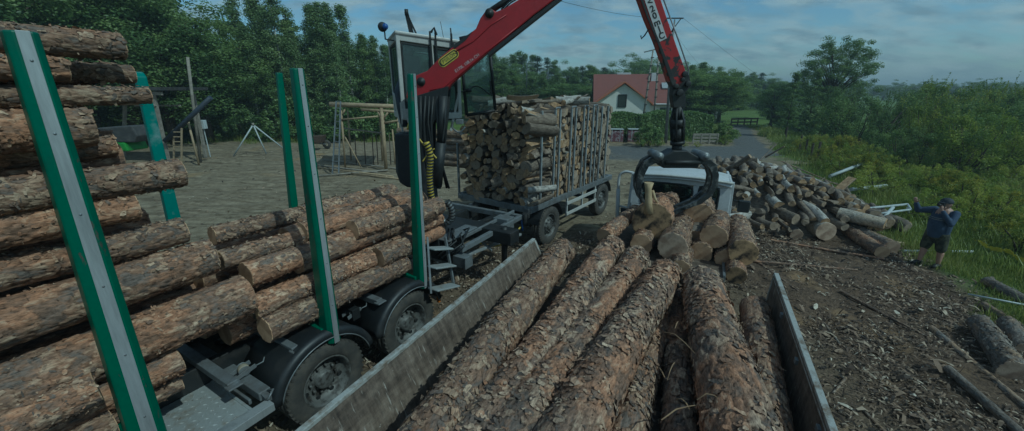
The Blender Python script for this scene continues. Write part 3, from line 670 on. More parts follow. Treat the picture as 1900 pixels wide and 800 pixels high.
# oval emblem
ea,eb=bp(818,121),bp(851,97); ed=(eb-ea).normalized(); eu=ed.cross(cn).normalized(); eu=eu if eu.z>0 else -eu
def pill(L,W,off,th,mat,name,par):
    c=(ea+eb)/2-cn*off; mb=MB(); pts=[]
    for k in range(24):
        t=2*math.pi*k/24; x=math.cos(t)*W/2+(L/2-W/2)*(1 if math.cos(t)>0 else -1); pts.append(c+ed*x+eu*math.sin(t)*W/2)
    mb.prism(pts,cn*th); return cr(mb).build(name,mat,par)
EL=(eb-ea).length*1.02
em=pill(EL,.155,.113,.008,M['yellowp'],'emblem',bm_); pill(EL*.95,.125,.118,.006,M['print'],'emblem_field',bm_); pill(EL*.84,.088,.122,.006,M['yellowp'],'emblem_panel',bm_)
def text(s,pos,xd,yd,size,mat,name,par,space=1.0,ext=.001,origin=None,align='CENTER',bold=0):
    cu=bpy.data.curves.new(name,'FONT'); cu.body=s; cu.size=size; cu.extrude=ext; cu.align_x=align; cu.align_y='CENTER'; cu.space_character=space; cu.resolution_u=3; cu.offset=bold
    o=bpy.data.objects.new(name,cu); COL.objects.link(o); cu.materials.append(mat)
    xd=Vector(xd).normalized(); yd=Vector(yd).normalized(); zd=xd.cross(yd)
    Mx=Matrix((xd,yd,zd)).transposed().to_4x4(); Mx.translation=Vector(pos)-(origin if origin is not None else Vector((0,0,0))); 
    dg=bpy.context.evaluated_depsgraph_get(); me=bpy.data.meshes.new_from_object(o.evaluated_get(dg)); bpy.data.objects.remove(o)
    me.transform(Mx); me.materials.clear(); me.materials.append(mat)
    return link(name,me,par)
text('EPSILON',(ea+eb)/2-cn*.127,ed,eu,.085,M['print'],'lettering',bm_,1.05,.001,C0)
text('E170L 108.1x CH',bp(868,118)-cn*.113,ed,eu,.07,M['printw'],'type_lettering',bm_,1.0,.001,C0)
# lift cylinder with hoses over the boom
mb=MB(); mb.tube([bp(905,24),bp(935,4),bp(1000,-38),bp(1100,-110)],.05,12); cr(mb).build('lift_cylinder',M['black'],crane)
mb=MB()
for k in range(3): mb.tube([bp(930,14+5*k)-cn*(.03+.03*k),bp(948,-4+5*k)-cn*.05,bp(975,-22+6*k)-cn*.03,bp(1100,-105+7*k)],.014,6)
cr(mb).build('boom_hose',M['black'],crane)
# stick
so_=[(1128,-118),(1160,-130),(1178,-112),(1222,0),(1234,36),(1252,88),(1268,132),(1262,158),(1254,166),(1238,150),(1226,112),(1213,76),(1196,36),(1183,0),(1148,-80)]
sk=cr(cprism(MB(),so_,.2)).build('jib',M['red'],crane,.015)
mj,ntj,bj,oj=newmat('worn_red_jib'); v=ocoord(ntj)
nn=noise(ntj,v,5.5,5,.6,.4); sp=N(ntj,'ShaderNodeSeparateXYZ'); ntj.links.new(v,sp.inputs[0])
wear=math_(ntj,'ADD',nn,math_(ntj,'MULTIPLY_ADD',sp.outputs[2],-.13,.60)); 
ntj.links.new(mix(ntj,(.3,.012,.014),(.022,.02,.02),ramp(ntj,wear,[(.55,0),(.58,1)])),bj.inputs['Base Color']); bj.inputs['Roughness'].default_value=.45
sk.data.materials[0]=mj
mb=MB(); cprism(mb,[(1172,-30),(1184,0),(1197,36),(1214,76),(1227,112),(1240,152),(1249,166),(1252,160),(1236,118),(1219,76),(1201,36),(1189,0),(1177,-30)],.225)
cr(mb).build('jib_underside',M['black'],sk,.004)
# white plate with letters running down the jib
pa,pb=bp(1195,-14),bp(1226,76); pd=(pb-pa).normalized(); pu=pd.cross(cn).normalized(); pu=pu if pu.x*cd.x+pu.y*cd.y>0 else -pu
wdt=.135; mb=MB(); mb.prism([pa-pu*wdt/2-cn*.106,pb-pu*wdt/2-cn*.106,pb+pu*wdt/2-cn*.106,pa+pu*wdt/2-cn*.106],cn*.008); pt=cr(mb).build('name_plate',M['white'],sk)
for k,ch in enumerate('A<20mJC'):
    c=pa.lerp(pb,(k+.6)/7.2)-cn*.112
    text(ch,c,pu,-pd,.14,M['print'],'letter',pt,1,.001,C0,bold=.004)
mb=MB(); mb.tube([bp(1203,55),bp(1196,66),bp(1190,72),bp(1189,66)],.012,6); cr(mb).build('hook',M['black'],sk)
mb=MB(); mb.tube([bp(1229,0)-cn*.05,bp(1258,80)-cn*.06,bp(1275,130)-cn*.06,bp(1274,160)-cn*.04],.012,6); cr(mb).build('jib_hose',M['galv'],sk)
# linkage at the jib end, rotator, grapple
mb=MB()
cprism(mb,[(1246,150),(1262,128),(1276,140),(1279,160),(1268,172),(1270,200),(1247,200),(1244,178)],.16)
for q,r in (((1266,138),.05),((1272,156),.05),((1257,172),.06),((1250,160),.04),((1262,148),.035)): mb.lathe([(.001,-.14),(r,-.14),(r,.12),(.001,.12)],bp(*q),cn,16)
cr(mb).build('jib_link',M['black'],crane,.008)
mb=MB(); mb.tube([bp(1258,198),bp(1258,222)],.085,16); mb.tube([bp(1257,222),bp(1257,236)],.125,18); mb.tube([bp(1257,236),bp(1257,262)],.105,18); mb.tube([bp(1257,262),bp(1257,268)],.13,18); mb.tube([bp(1256,268),bp(1256,280)],.09,18)
for k in range(6):
    t=k*1.05; d=cd*math.cos(t)*.115+cn*math.sin(t)*.115; mb.tube([bp(1257,200)+d*.6,bp(1257,225)+d*1.15,bp(1257,262)+d],.016,6)
cr(mb).build('rotator',M['black'],crane)
gr=bpy.data.objects.new('grapple',None); COL.objects.link(gr); gr.parent=crane
mb=MB(); cprism(mb,[(1244,277),(1268,277),(1293,291),(1288,309),(1224,309),(1219,291)],.36); o=cr(mb).build('crown',M['black'],gr,.02)
for q in ((1216,287),(1299,287)): 
    mb=MB(); mb.lathe([(.001,-.24),(.075,-.24),(.075,.24),(.001,.24)],bp(*q),cn,18); mb.lathe([(.001,-.27),(.045,-.27),(.045,-.24)],bp(*q),cn,12); cr(mb).build('claw_pin',M['galv'],gr)
mg=worn('worn_grapple_steel',(.03,.032,.034),(.16,.16,.155),.5,.3,9,.5,.64,.3); M['grap']=mg
def claw(outer,inner,offs,name='claw'):
    mb=MB()
    for off in offs:
        n=len(outer)
        for i in range(n-1):
            P=[outer[i],outer[i+1],inner[i+1],inner[i]]
            mb.prism([p+cn*off for p in BP(P)],cn*.07)
    return cr(mb).build(name,M['grap'],gr,.006)
claw([(1222,292),(1205,290),(1192,298),(1184,312),(1178,330),(1178,348),(1184,366),(1196,380)],[(1226,301),(1211,301),(1200,307),(1194,319),(1188,334),(1186,348),(1189,362),(1197,376)],(-.09,.09))
claw([(1292,292),(1312,294),(1324,304),(1328,322),(1326,342),(1316,360),(1296,375),(1258,388)],[(1288,302),(1303,303),(1312,312),(1316,326),(1314,342),(1306,356),(1289,369),(1257,384)],(-.1,.1))
claw([(1214,390),(1232,398),(1250,394),(1268,384)],[(1214,382),(1232,391),(1248,387),(1264,380)],(-.1,.1),'claw_tip')
mb=MB(); mb.tube([bp(1228,298)-cn*.2,bp(1290,298)-cn*.2],.04,12); cr(mb).build('grapple_cylinder',M['black'],gr)
# column
mb=MB(); cz=lambda x,y,z:Vector((C0.x+x,C0.y+y,z))
mb.lathe([(.001,1.3),(.34,1.3),(.34,1.42),(.26,1.5),(.2,1.7),(.17,3.2),(.15,3.5),(.001,3.5)],cz(0,0,0),(0,0,1),24)
cr(mb).build('column',M['black'],crane)
mb=MB()
for s in (-1,1): cprism(mb,[(768,180),(835,160),(832,190),(806,230),(806,300),(782,300),(780,230)],.05,s*.14)
cr(mb).build('column_head',M['black'],crane,.008)
mb=MB(); mb.tube([bp(826,178)-cn*.18,bp(822,262)-cn*.2],.075,14); mb.tube([bp(822,262)-cn*.2,bp(815,340)-cn*.22],.095,14); mb.bar(bp(818,345)-cn*.2,bp(832,180)-cn*.02,.07,.12)
cr(mb).build('slew_cylinder',M['black'],crane)
mb=MB()
for k in range(9):
    x=772+k*7; o_=rnd.uniform(-.2,.0); mb.tube([bp(x,178)+cn*(o_-.1),bp(x+rnd.uniform(-4,6),225)+cn*(o_-.16),bp(x+rnd.uniform(-8,8),290)+cn*(o_-.12),bp(x+rnd.uniform(-4,14),345)+cn*(o_-.1)],rnd.uniform(.012,.024),6)
cr(mb).build('hydraulic_hose',M['black'],crane)
# tank below the cab
mb=MB(); o1=PL(760,300,C0+Vector((0,.35,0)),cd)
def up_(px,py,dY): return PL(px,py,C0+Vector((0,dY,0)),cd)
mb.prism([up_(*q,.45) for q in [(737,246),(788,246),(788,345),(760,343),(747,335),(740,315)]],cn*.45); cr(mb).build('oil_tank',M['plastic'],crane,.03)
mb=MB(); pts=[up_(748,150,.5),up_(742,170,.5),up_(746,200,.48),up_(752,235,.45)]; mb.tube(pts,[.09,.11,.1,.08],12); cr(mb).build('hose_bundle',M['blue'],crane)
# coiled yellow and grey hoses
def coil(name,pts,r,rc,turns,mats):
    mb=MB(); n=len(pts); mb.tube(pts,r,10); o=cr(mb).build(name,mats[0],crane)
    Ls=[0]; 
    for i in range(n-1): Ls.append(Ls[-1]+(pts[i+1]-pts[i]).length)
    mb=MB(); K=turns*10; hp=[]
    for k in range(K+1):
        s=Ls[-1]*k/K; i=max(j for j in range(n) if Ls[j]<=s+1e-9); i=min(i,n-2); t=(s-Ls[i])/(Ls[i+1]-Ls[i]); p=pts[i].lerp(pts[i+1],t); d=(pts[i+1]-pts[i]).normalized(); u=d.orthogonal().normalized(); w=d.cross(u); a=2*math.pi*k/10
        hp.append(p+(u*math.cos(a)+w*math.sin(a))*(r+.003))
    mb.tube(hp,rc,5); cr(mb).build('spiral_guard',mats[1],o); return o
def cat(P,k=6):
    P=[P[0]]+P+[P[-1]]; out=[]
    for i in range(1,len(P)-2):
        for j in range(k):
            t=j/k; a,b,c,d=P[i-1],P[i],P[i+1],P[i+2]
            out.append(.5*((2*b)+(c-a)*t+(2*a-5*b+4*c-d)*t*t+(3*b-a-3*c+d)*t*t*t))
    out.append(P[-2]); return out
hp_=lambda px,py: PL(px,py,C0-cn*.62,cd)
coil('spiral_hose',cat([hp_(791,264),hp_(799,290),hp_(797,325),hp_(800,360),hp_(808,388),hp_(817,405)]),.052,.014,26,[M['yellow'],M['black']])
coil('spiral_hose',cat([hp_(817,405),hp_(828,413),hp_(838,405),hp_(838,388),hp_(829,374)]),.052,.014,12,[M['galv'],M['black']])
mb=MB(); mb.tube(cat([hp_(778,258),hp_(786,268),hp_(798,280),hp_(810,294)]),.014,6); mb.tube(cat([hp_(784,300),hp_(796,284),hp_(806,276)]),.012,6); mb.tube(cat([bp(765,235)-cn*.1,bp(758,225)+cn*.1,bp(756,240)]),.02,6); cr(mb).build('yellow_rope',M['yellow'],crane)
# ---------------- operator cab
al=R(23); ca=Vector((math.cos(al),math.sin(al),0)); cb=Vector((-math.sin(al),math.cos(al),0))
A0=Vector((-1.80,7.6,0)); A0=PL(744,150,Vector((-1.9,7.75,0)),(1,.35)); A0.z=0
cab=bpy.data.objects.new('operator_cab',None); COL.objects.link(cab); cab.parent=crane
zf=AY(744,222,A0.y).z; zt=AY(744,60,A0.y).z; LW,LD=1.10,1.15
def cw(x,y,z): return A0+ca*x+cb*y+Vector((0,0,z))
mb=MB(); pw=.07
tz=lambda x,y: zt-.10*x-.02*y
for (x,y) in ((0,0),(LW,0),(0,LD),(LW,LD)): mb.bar(cw(x,y,zf),cw(x,y,tz(x,y)),pw,pw,up=tuple(ca))
mb.bar(cw(.62,0,zf),cw(.6,0,tz(.6,0)),.06,.06,up=tuple(ca))
for (p,q) in (((0,0),(LW,0)),((0,LD),(LW,LD)),((0,0),(0,LD)),((LW,0),(LW,LD))):
    mb.bar(cw(*p,tz(*p)-.06),cw(*q,tz(*q)-.06),.065,.15); mb.bar(cw(*p,zf+.05),cw(*q,zf+.05),.065,.12)
mb.bar(cw(.9,0,zf-.25),cw(LW,0,zf+.5),.05,.05)
cr(mb).build('frame',M['cream'],cab,.012)
mb=MB(); mb.prism([cw(-.05,-.06,tz(0,0)+.0),cw(LW+.05,-.06,tz(LW,0)),cw(LW+.05,LD+.05,tz(LW,LD)),cw(-.05,LD+.05,tz(0,LD))],Vector((0,0,.06))); cr(mb).build('roof',M['cream'],cab,.02)
mb=MB(); mb.prism([cw(0,0,zf),cw(LW,0,zf),cw(LW,LD,zf),cw(0,LD,zf)],Vector((0,0,.08))); cr(mb).build('floor_pan',M['black'],cab,.01)
# lower skirt narrowing downwards on the near left
mb=MB(); mb.prism([cw(-.02,-.036,zf+.2),cw(.5,-.036,zf+.2),cw(.3,-.036,zf-.22),cw(.12,-.036,zf-.28)],cb*.03); mb.prism([cw(-.03,0,zf+.3),cw(-.03,LD,zf+.5),cw(-.03,.5,zf-.1),cw(-.03,.1,zf-.25)],ca*.03); cr(mb).build('skirt',M['cream'],cab,.006)
def pane(P,th,name='window'):
    mb=MB(); mb.prism(P,th); o=cr(mb).build(name,M['glass'],cab)
    f=MB(); n=len(P)
    for i in range(n): f.bar(P[i],P[(i+1)%n],.03,.03)
    cr(f).build('window_seal',M['black'],o); return o
m_=.06; zb_=zf+.14
pane([cw(m_,.0,zb_),cw(.56,.0,zb_),cw(.56,.0,tz(.5,0)-.17),cw(m_,.0,tz(0,0)-.17)],cb*.008)
pane([cw(.66,.0,zb_),cw(LW-m_,.0,zb_),cw(LW-m_,.0,tz(1,0)-.17),cw(.66,.0,tz(.7,0)-.17)],cb*.008)
pane([cw(0,m_,zb_+.1),cw(0,LD-m_,zb_+.35),cw(0,LD-m_,tz(0,1)-.16),cw(0,m_,tz(0,0)-.17)],ca*.008)
pane([cw(LW,m_,zb_),cw(LW,LD-m_,zb_),cw(LW,LD-m_,tz(1,1)-.17),cw(LW,m_,tz(1,0)-.17)],ca*.008)
pane([cw(m_,LD,zb_),cw(LW-m_,LD,zb_),cw(LW-m_,LD,tz(1,1)-.17),cw(m_,LD,tz(0,1)-.17)],cb*.008)
mb=MB()
for x in (.60,.70): mb.bar(cw(x,-.06,zf+.2),cw(x-.02,-.05,tz(x,0)+.1),.03,.04)
mb.bar(cw(1.0,-.07,zf+.6),cw(.98,-.05,tz(1,0)+.12),.035,.05); mb.tube([cw(.6,-.06,tz(.6,0)+.08),cw(.66,-.06,tz(.6,0)+.16),cw(.7,-.06,tz(.7,0)+.05)],.025,8)
mb.bar(cw(.95,-.07,zt-.4),cw(1.0,-.07,zt-.15),.05,.1)
cr(mb).build('roll_bar',M['black'],cab,.004)
mb=MB(); mb.bar(cw(.22,.45,zf+.55),cw(.26,.5,zf+1.18),.42,.12,up=tuple(cb)); mb.bar(cw(.25,.2,zf+.5),cw(.25,.65,zf+.5),.42,.12); mb.ball(cw(.26,.5,zf+1.26),.13,12,sc=(1,.6,.8)); mb.bar(cw(.78,.45,zf+.4),cw(.8,.5,zf+1.1),.34,.1,up=tuple(cb)); mb.box(cw(.25,.45,zf+.28),(.3,.3,.4)); cr(mb).build('seat',M['seat'],cab,.04)
# roof mast, beacon, antennae
mb=MB(); mb.bar(cw(.26,.1,zt),cw(.2,.1,zt+.36),.05,.03); mb.bar(cw(.3,.1,zt),cw(.22,.1,zt+.38),.03,.03); mb.bar(cw(.36,.1,zt),cw(.23,.1,zt+.3),.02,.03); mb.tube([cw(.21,.1,zt+.3),cw(.21,.1,zt+.4)],.035,8)
cr(mb).build('roof_mast',M['black'],cab)
mb=MB(); mb.tube([cw(.85,0,tz(1,0)),cw(.8,0,tz(1,0)+.32)],.005,5); cr(mb).build('antenna',M['black'],cab)
mb=MB(); mb.tube([cw(1.0,0,tz(1,0)),cw(.98,-.02,tz(1,0)+.22)],.014,6); cr(mb).build('antenna',M['black'],cab)
mb=MB(); mb.bar(cw(-.03,.2,zt-.12),cw(-.2,.2,zt-.1),.02,.02); mb.bar(cw(-.19,.2,zt-.1),cw(-.19,.2,zt+.05),.02,.02); mb.ball(cw(-.22,.2,zt+.1),.085,12); cr(mb).build('work_lamp',M['black'],cab)
mb=MB(); mb.ball(cw(-.18,.14,zt+.1),.055,12); cr(mb).build('lamp_lens',M['bluel'],cab)
# the open door: a black frame with a pane, swung out to the right
D0=Vector((0,0,0)); dpts=[(850,74),(895,60),(918,205),(868,214)]
DP=[PL(px,py,Vector((-1.0,8.25,0)),(1,.12)) for px,py in [(853,74),(906,62),(919,205),(866,214)]]
mb=MB(); mb.prism(DP,Vector((0,.012,0))); dr=cr(mb).build('door',M['glass'],cab)
mb=MB()
for i in range(4): mb.tube([DP[i],DP[(i+1)%4]],.032,8)
mb.tube([DP[0]+Vector((0,-.02,0)),DP[1]+Vector((0,-.02,.0))],.05,8)
cr(mb).build('door_frame',M['black'],dr)
g1=PL(868,168,Vector((-1.0,8.2,0)),(1,.12)); g2=PL(886,160,Vector((-1,8.2,0)),(1,.12)); g3=PL(908,175,Vector((-1,8.2,0)),(1,.12))
mb=MB(); mb.tube(cat([g1,g2,g3]),.012,6); mb.bar(PL(910,150,Vector((-1,8.2,0)),(1,.12)),PL(912,178,Vector((-1,8.2,0)),(1,.12)),.03,.06); mb.ball(g1,.06,8,sc=(1.4,.6,.7)); cr(mb).build('door_handle',M['black'],dr)
mb=MB(); mb.tube([g1,PL(845,172,Vector((-1,8.1,0)),(1,.12))],.012,6); cr(mb).build('door_stay',M['black'],dr)
mb=MB(); h0=PL(853,226,Vector((-1.0,7.7,0)),(1,.12)); mb.box(h0,(.14,.12,.09)); mb.tube(cat([h0+Vector((-.12,0,.02)),h0+Vector((-.15,0,-.1)),h0+Vector((-.02,0,-.2)),h0+Vector((.1,0,-.1))]),.02,6); cr(mb).build('valve_block',M['galv'],crane,.01)
# ------------------------------------------------------------------ logs on the timber truck, front stack
def hlog(px,py,off,rpx,length,label,dyaw=0,dz=0,toward=-1,r2=None,**k):
    P=Lp(px,py,TY,off); depth=P.y*math.cos(CP)-(P.z-CH)*math.sin(CP); r=rpx*depth/CF*.89
    d=Vector((math.sin(R(TY+dyaw)),math.cos(R(TY+dyaw)),dz)).normalized()*toward
    return put_log(P,P+d*length,r,r2 or r*1.05,label,group=k.pop('group','pine logs stacked on the timber truck'),**k)
fr=[ # px,py,off,r,len,label
(226,91,-4.22,25,3.3,'pine log on the very top of the left stack, just under the tree tops',dict(dz=.0)),
(122,132,-4.2,22,2.6,'short pine log under the topmost one, its end hidden by the big stake',dict(dz=0)),
(247,141,-4.5,18,3.2,'second pine log from the top of the left stack, ending at the worn stake',{}),
(276,176,-4.22,16,2.6,'thin tapered pine log with torn orange end below the second one',dict(shed=.25,r2=.085)),
(166,232,-4.25,40,3.0,'thick pine log with a pale sawn end in the upper left stack',{}),
(207,264,-4.5,27,2.6,'short stubby pine log poking out beside the thick sawn one',{}),
(334,318,-4.2,28,3.6,'long straight pine log that reaches past the worn stake at mid height',{}),
(248,382,-4.22,29,3.2,'pine log with a peeled yellow patch below the long straight one',dict(shed=.2)),
(340,423,-4.25,26,3.4,'pine log ending in torn bark right below the worn stake',dict(dyaw=2,dz=0,shed=.2)),
(393,476,-4.2,36,3.7,'thick pine log with a bare yellow knot scar near its end',dict(dyaw=1)),
(458,548,-4.2,41,4.0,'thickest pine log of the left stack, running down from the rear load',dict(dyaw=1)),
(380,604,-4.35,14,2.6,'thin broken pine log under the thickest one',dict(r2=.09)),
(330,668,-4.2,28,2.7,'smooth orange pine log just above the checker plate',dict(shed=.45,mat='bark')),
(334,712,-4.25,17,2.4,'splintered thin log lying at the edge of the checker plate',dict(shed=.4)),
(178,716,-3.98,33,2.2,'orange peeled log crossing the bottom left corner',dict(dyaw=8,dz=.06,shed=.5)),
(210,785,-4.1,30,2.2,'lowest bark-covered log at the bottom left corner',{}),
(95,720,-4.22,22,1.6,'log with dark bark wedged low behind the big stake',{}),
(280,775,-4.3,16,2.0,'splinter of bark-clad wood beside the checker plate and the big stake',{})]
for px,py,off,r,L,lab,k in fr:
    kk=dict(mat='bark',step=.015,segs=84,flakes=int(330*L),fl=(.012,.055)); kk.update(k)
    hlog(px,py,off,r,L,lab,**kk)
gi='inner logs of the front stack'
for k,(off,z,u,r) in enumerate([(-4.68,3.95,.4,.10),(-4.72,3.7,.25,.12),(-4.65,3.35,.45,.13),(-4.7,3.05,.2,.13),(-4.65,2.75,.5,.13),(-4.7,2.45,.45,.14),(-4.7,2.15,.7,.15),(-4.75,1.85,.7,.15),(-4.72,1.5,.5,.14),
  (-5.1,3.75,.3,.12),(-5.1,3.4,.15,.14),(-5.15,3.05,.55,.13),(-5.1,2.7,.3,.14),(-5.15,2.3,.6,.15),(-5.1,1.95,.8,.15),(-5.1,1.55,.9,.15),(-5.55,3.6,.2,.13),(-5.55,3.2,.1,.14),(-5.55,2.75,.4,.14),(-5.6,2.3,.5,.15),(-5.55,1.9,.7,.15),(-5.95,3.3,.1,.13),(-5.95,2.8,.2,.14),(-5.95,2.3,.4,.15),(-5.95,1.8,.5,.15),
  (-4.3,1.95,-.3,.11),(-4.35,2.72,-.2,.08),(-4.35,3.28,-.2,.07),(-4.3,1.42,-.1,.1),(-4.45,1.62,.2,.1),(-4.4,2.35,-.1,.09)]):
    b_=ta*(u+.75+.0)+tn*off+Vector((0,0,z)); put_log(b_,b_-ta*3.4,r,r,'pine log deep inside the left stack, seen only through its gaps',group=gi,step=.05,segs=32,flakes=160,fl=(.02,.07))
# rear, lower stack: near end and far end on the same log
rr=[ # near px,py, off, rpx, far px, label
(492,612,-4.12,25,763,'lowest near log of the rear load, its sawn end facing the mudguard',dict(shed=.2)),
(468,570,-4.22,22,700,'second log from below in the rear load, with a dark sawn end',{}),
(700,478,-4.16,19,770,'short log in line with the second one, near the third stake',{}),
(457,512,-4.3,24,556,'stubby log with scaly bark at the front of the rear load',{}),
(575,470,-4.38,20,730,'log with fine scaly bark behind the middle stake',{}),
(655,428,-4.28,19,772,'log in the rear load ending beside the third stake',{}),
(408,484,-4.55,18,560,'log with a black hollow end at the far side of the rear load',{}),
(560,430,-4.6,18,735,'log on top of the rear load between the two stakes',{}),
(395,438,-5.0,17,560,'reddish log along the far edge of the rear load',{}),
(560,398,-5.05,16,690,'reddish log at the top far edge of the rear load',{}),
(700,384,-4.75,16,770,'short rounded log at the far upper end of the rear load',{}),
(610,404,-4.8,13,760,'thin log with peeling bark on the crest of the rear load',{}),
(580,520,-4.32,20,768,'dark log hidden half under the crest of the rear load',{}),
(770,420,-4.55,15,815,'log poking out behind the third stake towards the crane',{})]
for px,py,off,rp,fx,lab,k in rr:
    A=Lp(px,py,TY,off); B=Lp(fx,py,TY,off); L=(Vector((B.x,B.y,0))-Vector((A.x,A.y,0))).length
    L=abs(L); depth=A.y*math.cos(CP)-(A.z-CH)*math.sin(CP); r=rp*depth/CF
    put_log(A,A+ta*L+Vector((0,0,rnd.uniform(-.02,.02)-.03*L)),r,r*.92,lab,group='pine logs in the rear load of the timber truck',step=.017,segs=68,flakes=int(420*L)+60,fl=(.012,.055),cut='cut_dark' if 'dark' in lab or 'black' in lab else 'cut',**k)
for k,(off,z,u0,L) in enumerate([(-4.6,1.4,1.6,3.6),(-4.95,1.4,1.5,3.8),(-5.3,1.4,1.5,3.8),(-5.65,1.4,1.6,3.6),(-6.0,1.4,1.5,3.8),(-4.75,1.68,1.4,3.9),(-5.1,1.68,1.5,3.8),(-5.5,1.68,1.5,3.8),(-5.85,1.66,1.6,3.5),(-5.3,1.95,1.7,3.5),(-4.95,1.95,1.6,3.6),(-5.65,1.92,1.6,3.4),(-4.4,1.95,2.4,2.6),(-4.7,2.12,2.5,2.3),(-5.05,2.2,2.8,1.8)]):
    a=ta*u0+tn*off+Vector((0,0,z)); put_log(a,a+ta*L,.165,.155,'reddish pine log buried in the middle of the rear load',group='buried logs of the rear load',step=.04,segs=36,flakes=320,fl=(.02,.08))
# ------------------------------------------------------------------ dropside trailer in the foreground and its big logs
BY=25.9; ba=Vector((math.sin(R(BY)),math.cos(R(BY)),0)); bn=Vector((math.cos(R(BY)),-math.sin(R(BY)),0))
B0=ba*2.0+bn*(-.5)
def blx(P): d=Vector(P)-B0; return Vector((d.dot(ba),-d.dot(bn),P[2]))
bed=thing('dropside_trailer','open dropside trailer loaded with big pine logs, dirty plywood sides','trailer',B0,R(90-BY))
def wallpts(p0,p1): return blx(G(*p0,1.7)),blx(G(*p1,1.7))
m,nt,b,o=newmat('dirty_plywood'); v=ocoord(nt); na=noise(nt,scaled(nt,v,(.5,1,3.5)),2.2,6,.7); nb=noise(nt,v,14,5,.7); nc=noise(nt,scaled(nt,v,(3.5,1,.5)),4,5,.7)
c=ramp(nt,math_(nt,'ADD',math_(nt,'MULTIPLY',na,.5),math_(nt,'MULTIPLY',nc,.5)),[(.38,(.04,.028,.02)),(.48,(.105,.078,.057)),(.57,(.165,.128,.096)),(.68,(.27,.225,.18))])
c=mix(nt,c,ramp(nt,nb,[(.32,.45),(.55,1.0)]),.8,'MULTIPLY'); c=mix(nt,c,(.42,.39,.34),ramp(nt,nb,[(.66,0),(.72,.75)])); c=mix(nt,c,(.4,.37,.32),ramp(nt,noise(nt,scaled(nt,v,(9,1,1.2)),3,4,.6),[(.64,0),(.7,.6)]))
nt.links.new(c,b.inputs['Base Color']); b.inputs['Roughness'].default_value=.8; bump(nt,b,nb,.3,.004); M['ply']=m
l1,l0=wallpts((990,445),(560,800)); r1,r0=wallpts((1440,510),(1545,800))
FZ=1.02
def ext(a,b,x): t=(x-a.x)/(b.x-a.x); return a+(b-a)*t
l0=ext(l1,l0,-4.0); r0=ext(r1,r0,-4.0)
def sidewall(f,n,inn,name):
    w=MB(); tb=Vector((0,inn*.30 if inn<0 else inn*.03,0))   # lean of the board
    lo=Vector((0,-inn*.0,0)); dn=Vector((0,0,-(1.7-FZ)))
    a=[f,n,n+dn+tb,f+dn+tb]; w.prism(a,Vector((0,.035,0))); o=w.build(name,M['ply'],bed,.003)
    t=MB(); t.bar(f+Vector((.01,0,.005)),n+Vector((0,0,.005)),.05,.035); t.bar(f+Vector((.015,0,-.02)),f+dn+tb+Vector((.015,0,.0)),.05,.05,up=(0,1,0)); t.bar(f+Vector((.0,inn*.0,-.05)),n+Vector((0,0,-.05)),.044,.02)
    t.build('top_rail',M['railm'],o,.004)
    d=MB()
    for k in range(1,7): 
        p=f.lerp(n,k/9.)+Vector((0,-.03*inn*-1,-.12)); d.box(p,(.06,.03,.05))
    d.build('latch',M['galv'],o,.004)
    return o
M['railm']=worn('scuffed_rail_paint',(.4,.4,.37),(.19,.15,.11),.55,.1,9,.45,.62,.3)
sidewall(l1,l0,-1,'side_board'); sidewall(r1,r0,1,'side_board')
mb=MB(); mb.box(((l1.x-4)/2,(l1.y+r1.y)/2-.1,FZ-.04),(l1.x+4,abs(l1.y-r1.y)-.28,.06)); mb.build('bed_floor',M['ply'],bed,.004)
mb=MB()
for s in (-.5,.5): mb.box(((l1.x-4)/2,-.1+s*.9,FZ-.17),(l1.x+4,.1,.18))
for x in (-3,-1.5,0,1.5,l1.x-.1): mb.box((x,-.1,FZ-.11),(.1,2.4,.08))
mb.build('trailer_frame',M['black'],bed,.006)
for x in (-.9,.3):
    wheel(bed,(x,-1.0,.42),.42,.26,-1,n=30); wheel(bed,(x,.85,.42),.42,.26,1,n=30)
mb=MB(); 
for x in (-.9,.3): mb.bar((x,-1,.42),(x,.85,.42),.09,.09)
mb.build('axle',M['black'],bed)
mb=MB(); mb.bar((l1.x,.4,FZ-.22),(l1.x+1.4,-.05,.6),.08,.1); mb.bar((l1.x,-.6,FZ-.22),(l1.x+1.4,-.12,.6),.08,.1); mb.build('drawbar',M['black'],bed,.006)
def blog(far,near,z,r0,r1,label,zn=None,**k):
    A=G(*far,z); B=G(*near,zn if zn is not None else z); d=(B-A).normalized(); L=max(3.6,(B-A).length+1.6)
    kk=dict(step=.017,segs=96,flakes=int(700*L),shed=.2,group='big pine logs in the dropside trailer',mat='bark_d',plate=1.2,fl=(.012,.095)); kk.update(k)
    return put_log(A,A+d*L,r0,r1,label,**kk)
blog((1045,462),(838,760),1.52,.185,.22,'orange-barked pine log lying along the left side board of the trailer',mat='bark')
blog((1138,462),(925,760),1.50,.175,.25,'big pine log second from the left in the trailer, rough with loose bark')
blog((1178,478),(1000,760),1.48,.18,.24,'big pine log third from the left, pressed against the second one')
blog((1234,506),(1092,760),1.55,.195,.23,'big pine log in the middle of the trailer with curled bark flakes')
blog((1222,590),(1172,770),1.25,.15,.17,'smaller brown log sunk between the middle log and the fattest log',mat='bark')
blog((1305,522),(1362,760),1.56,.225,.27,'fattest pine log of the trailer, bark torn off in strips on its right')
blog((1396,572),(1420,760),1.35,.155,.175,'orange-brown smooth log beside the right side board of the trailer',shed=.55,mat='bark',plate=.6,flakes=700)
blog((1262,540),(1255,760),1.2,.13,.15,'dark log at the bottom of the trailer between the middle and the fattest log',mat='bark_d',flakes=900)
blog((1090,520),(930,760),1.2,.14,.16,'dark log at the bottom of the trailer under the left ones',mat='bark_d',flakes=900)
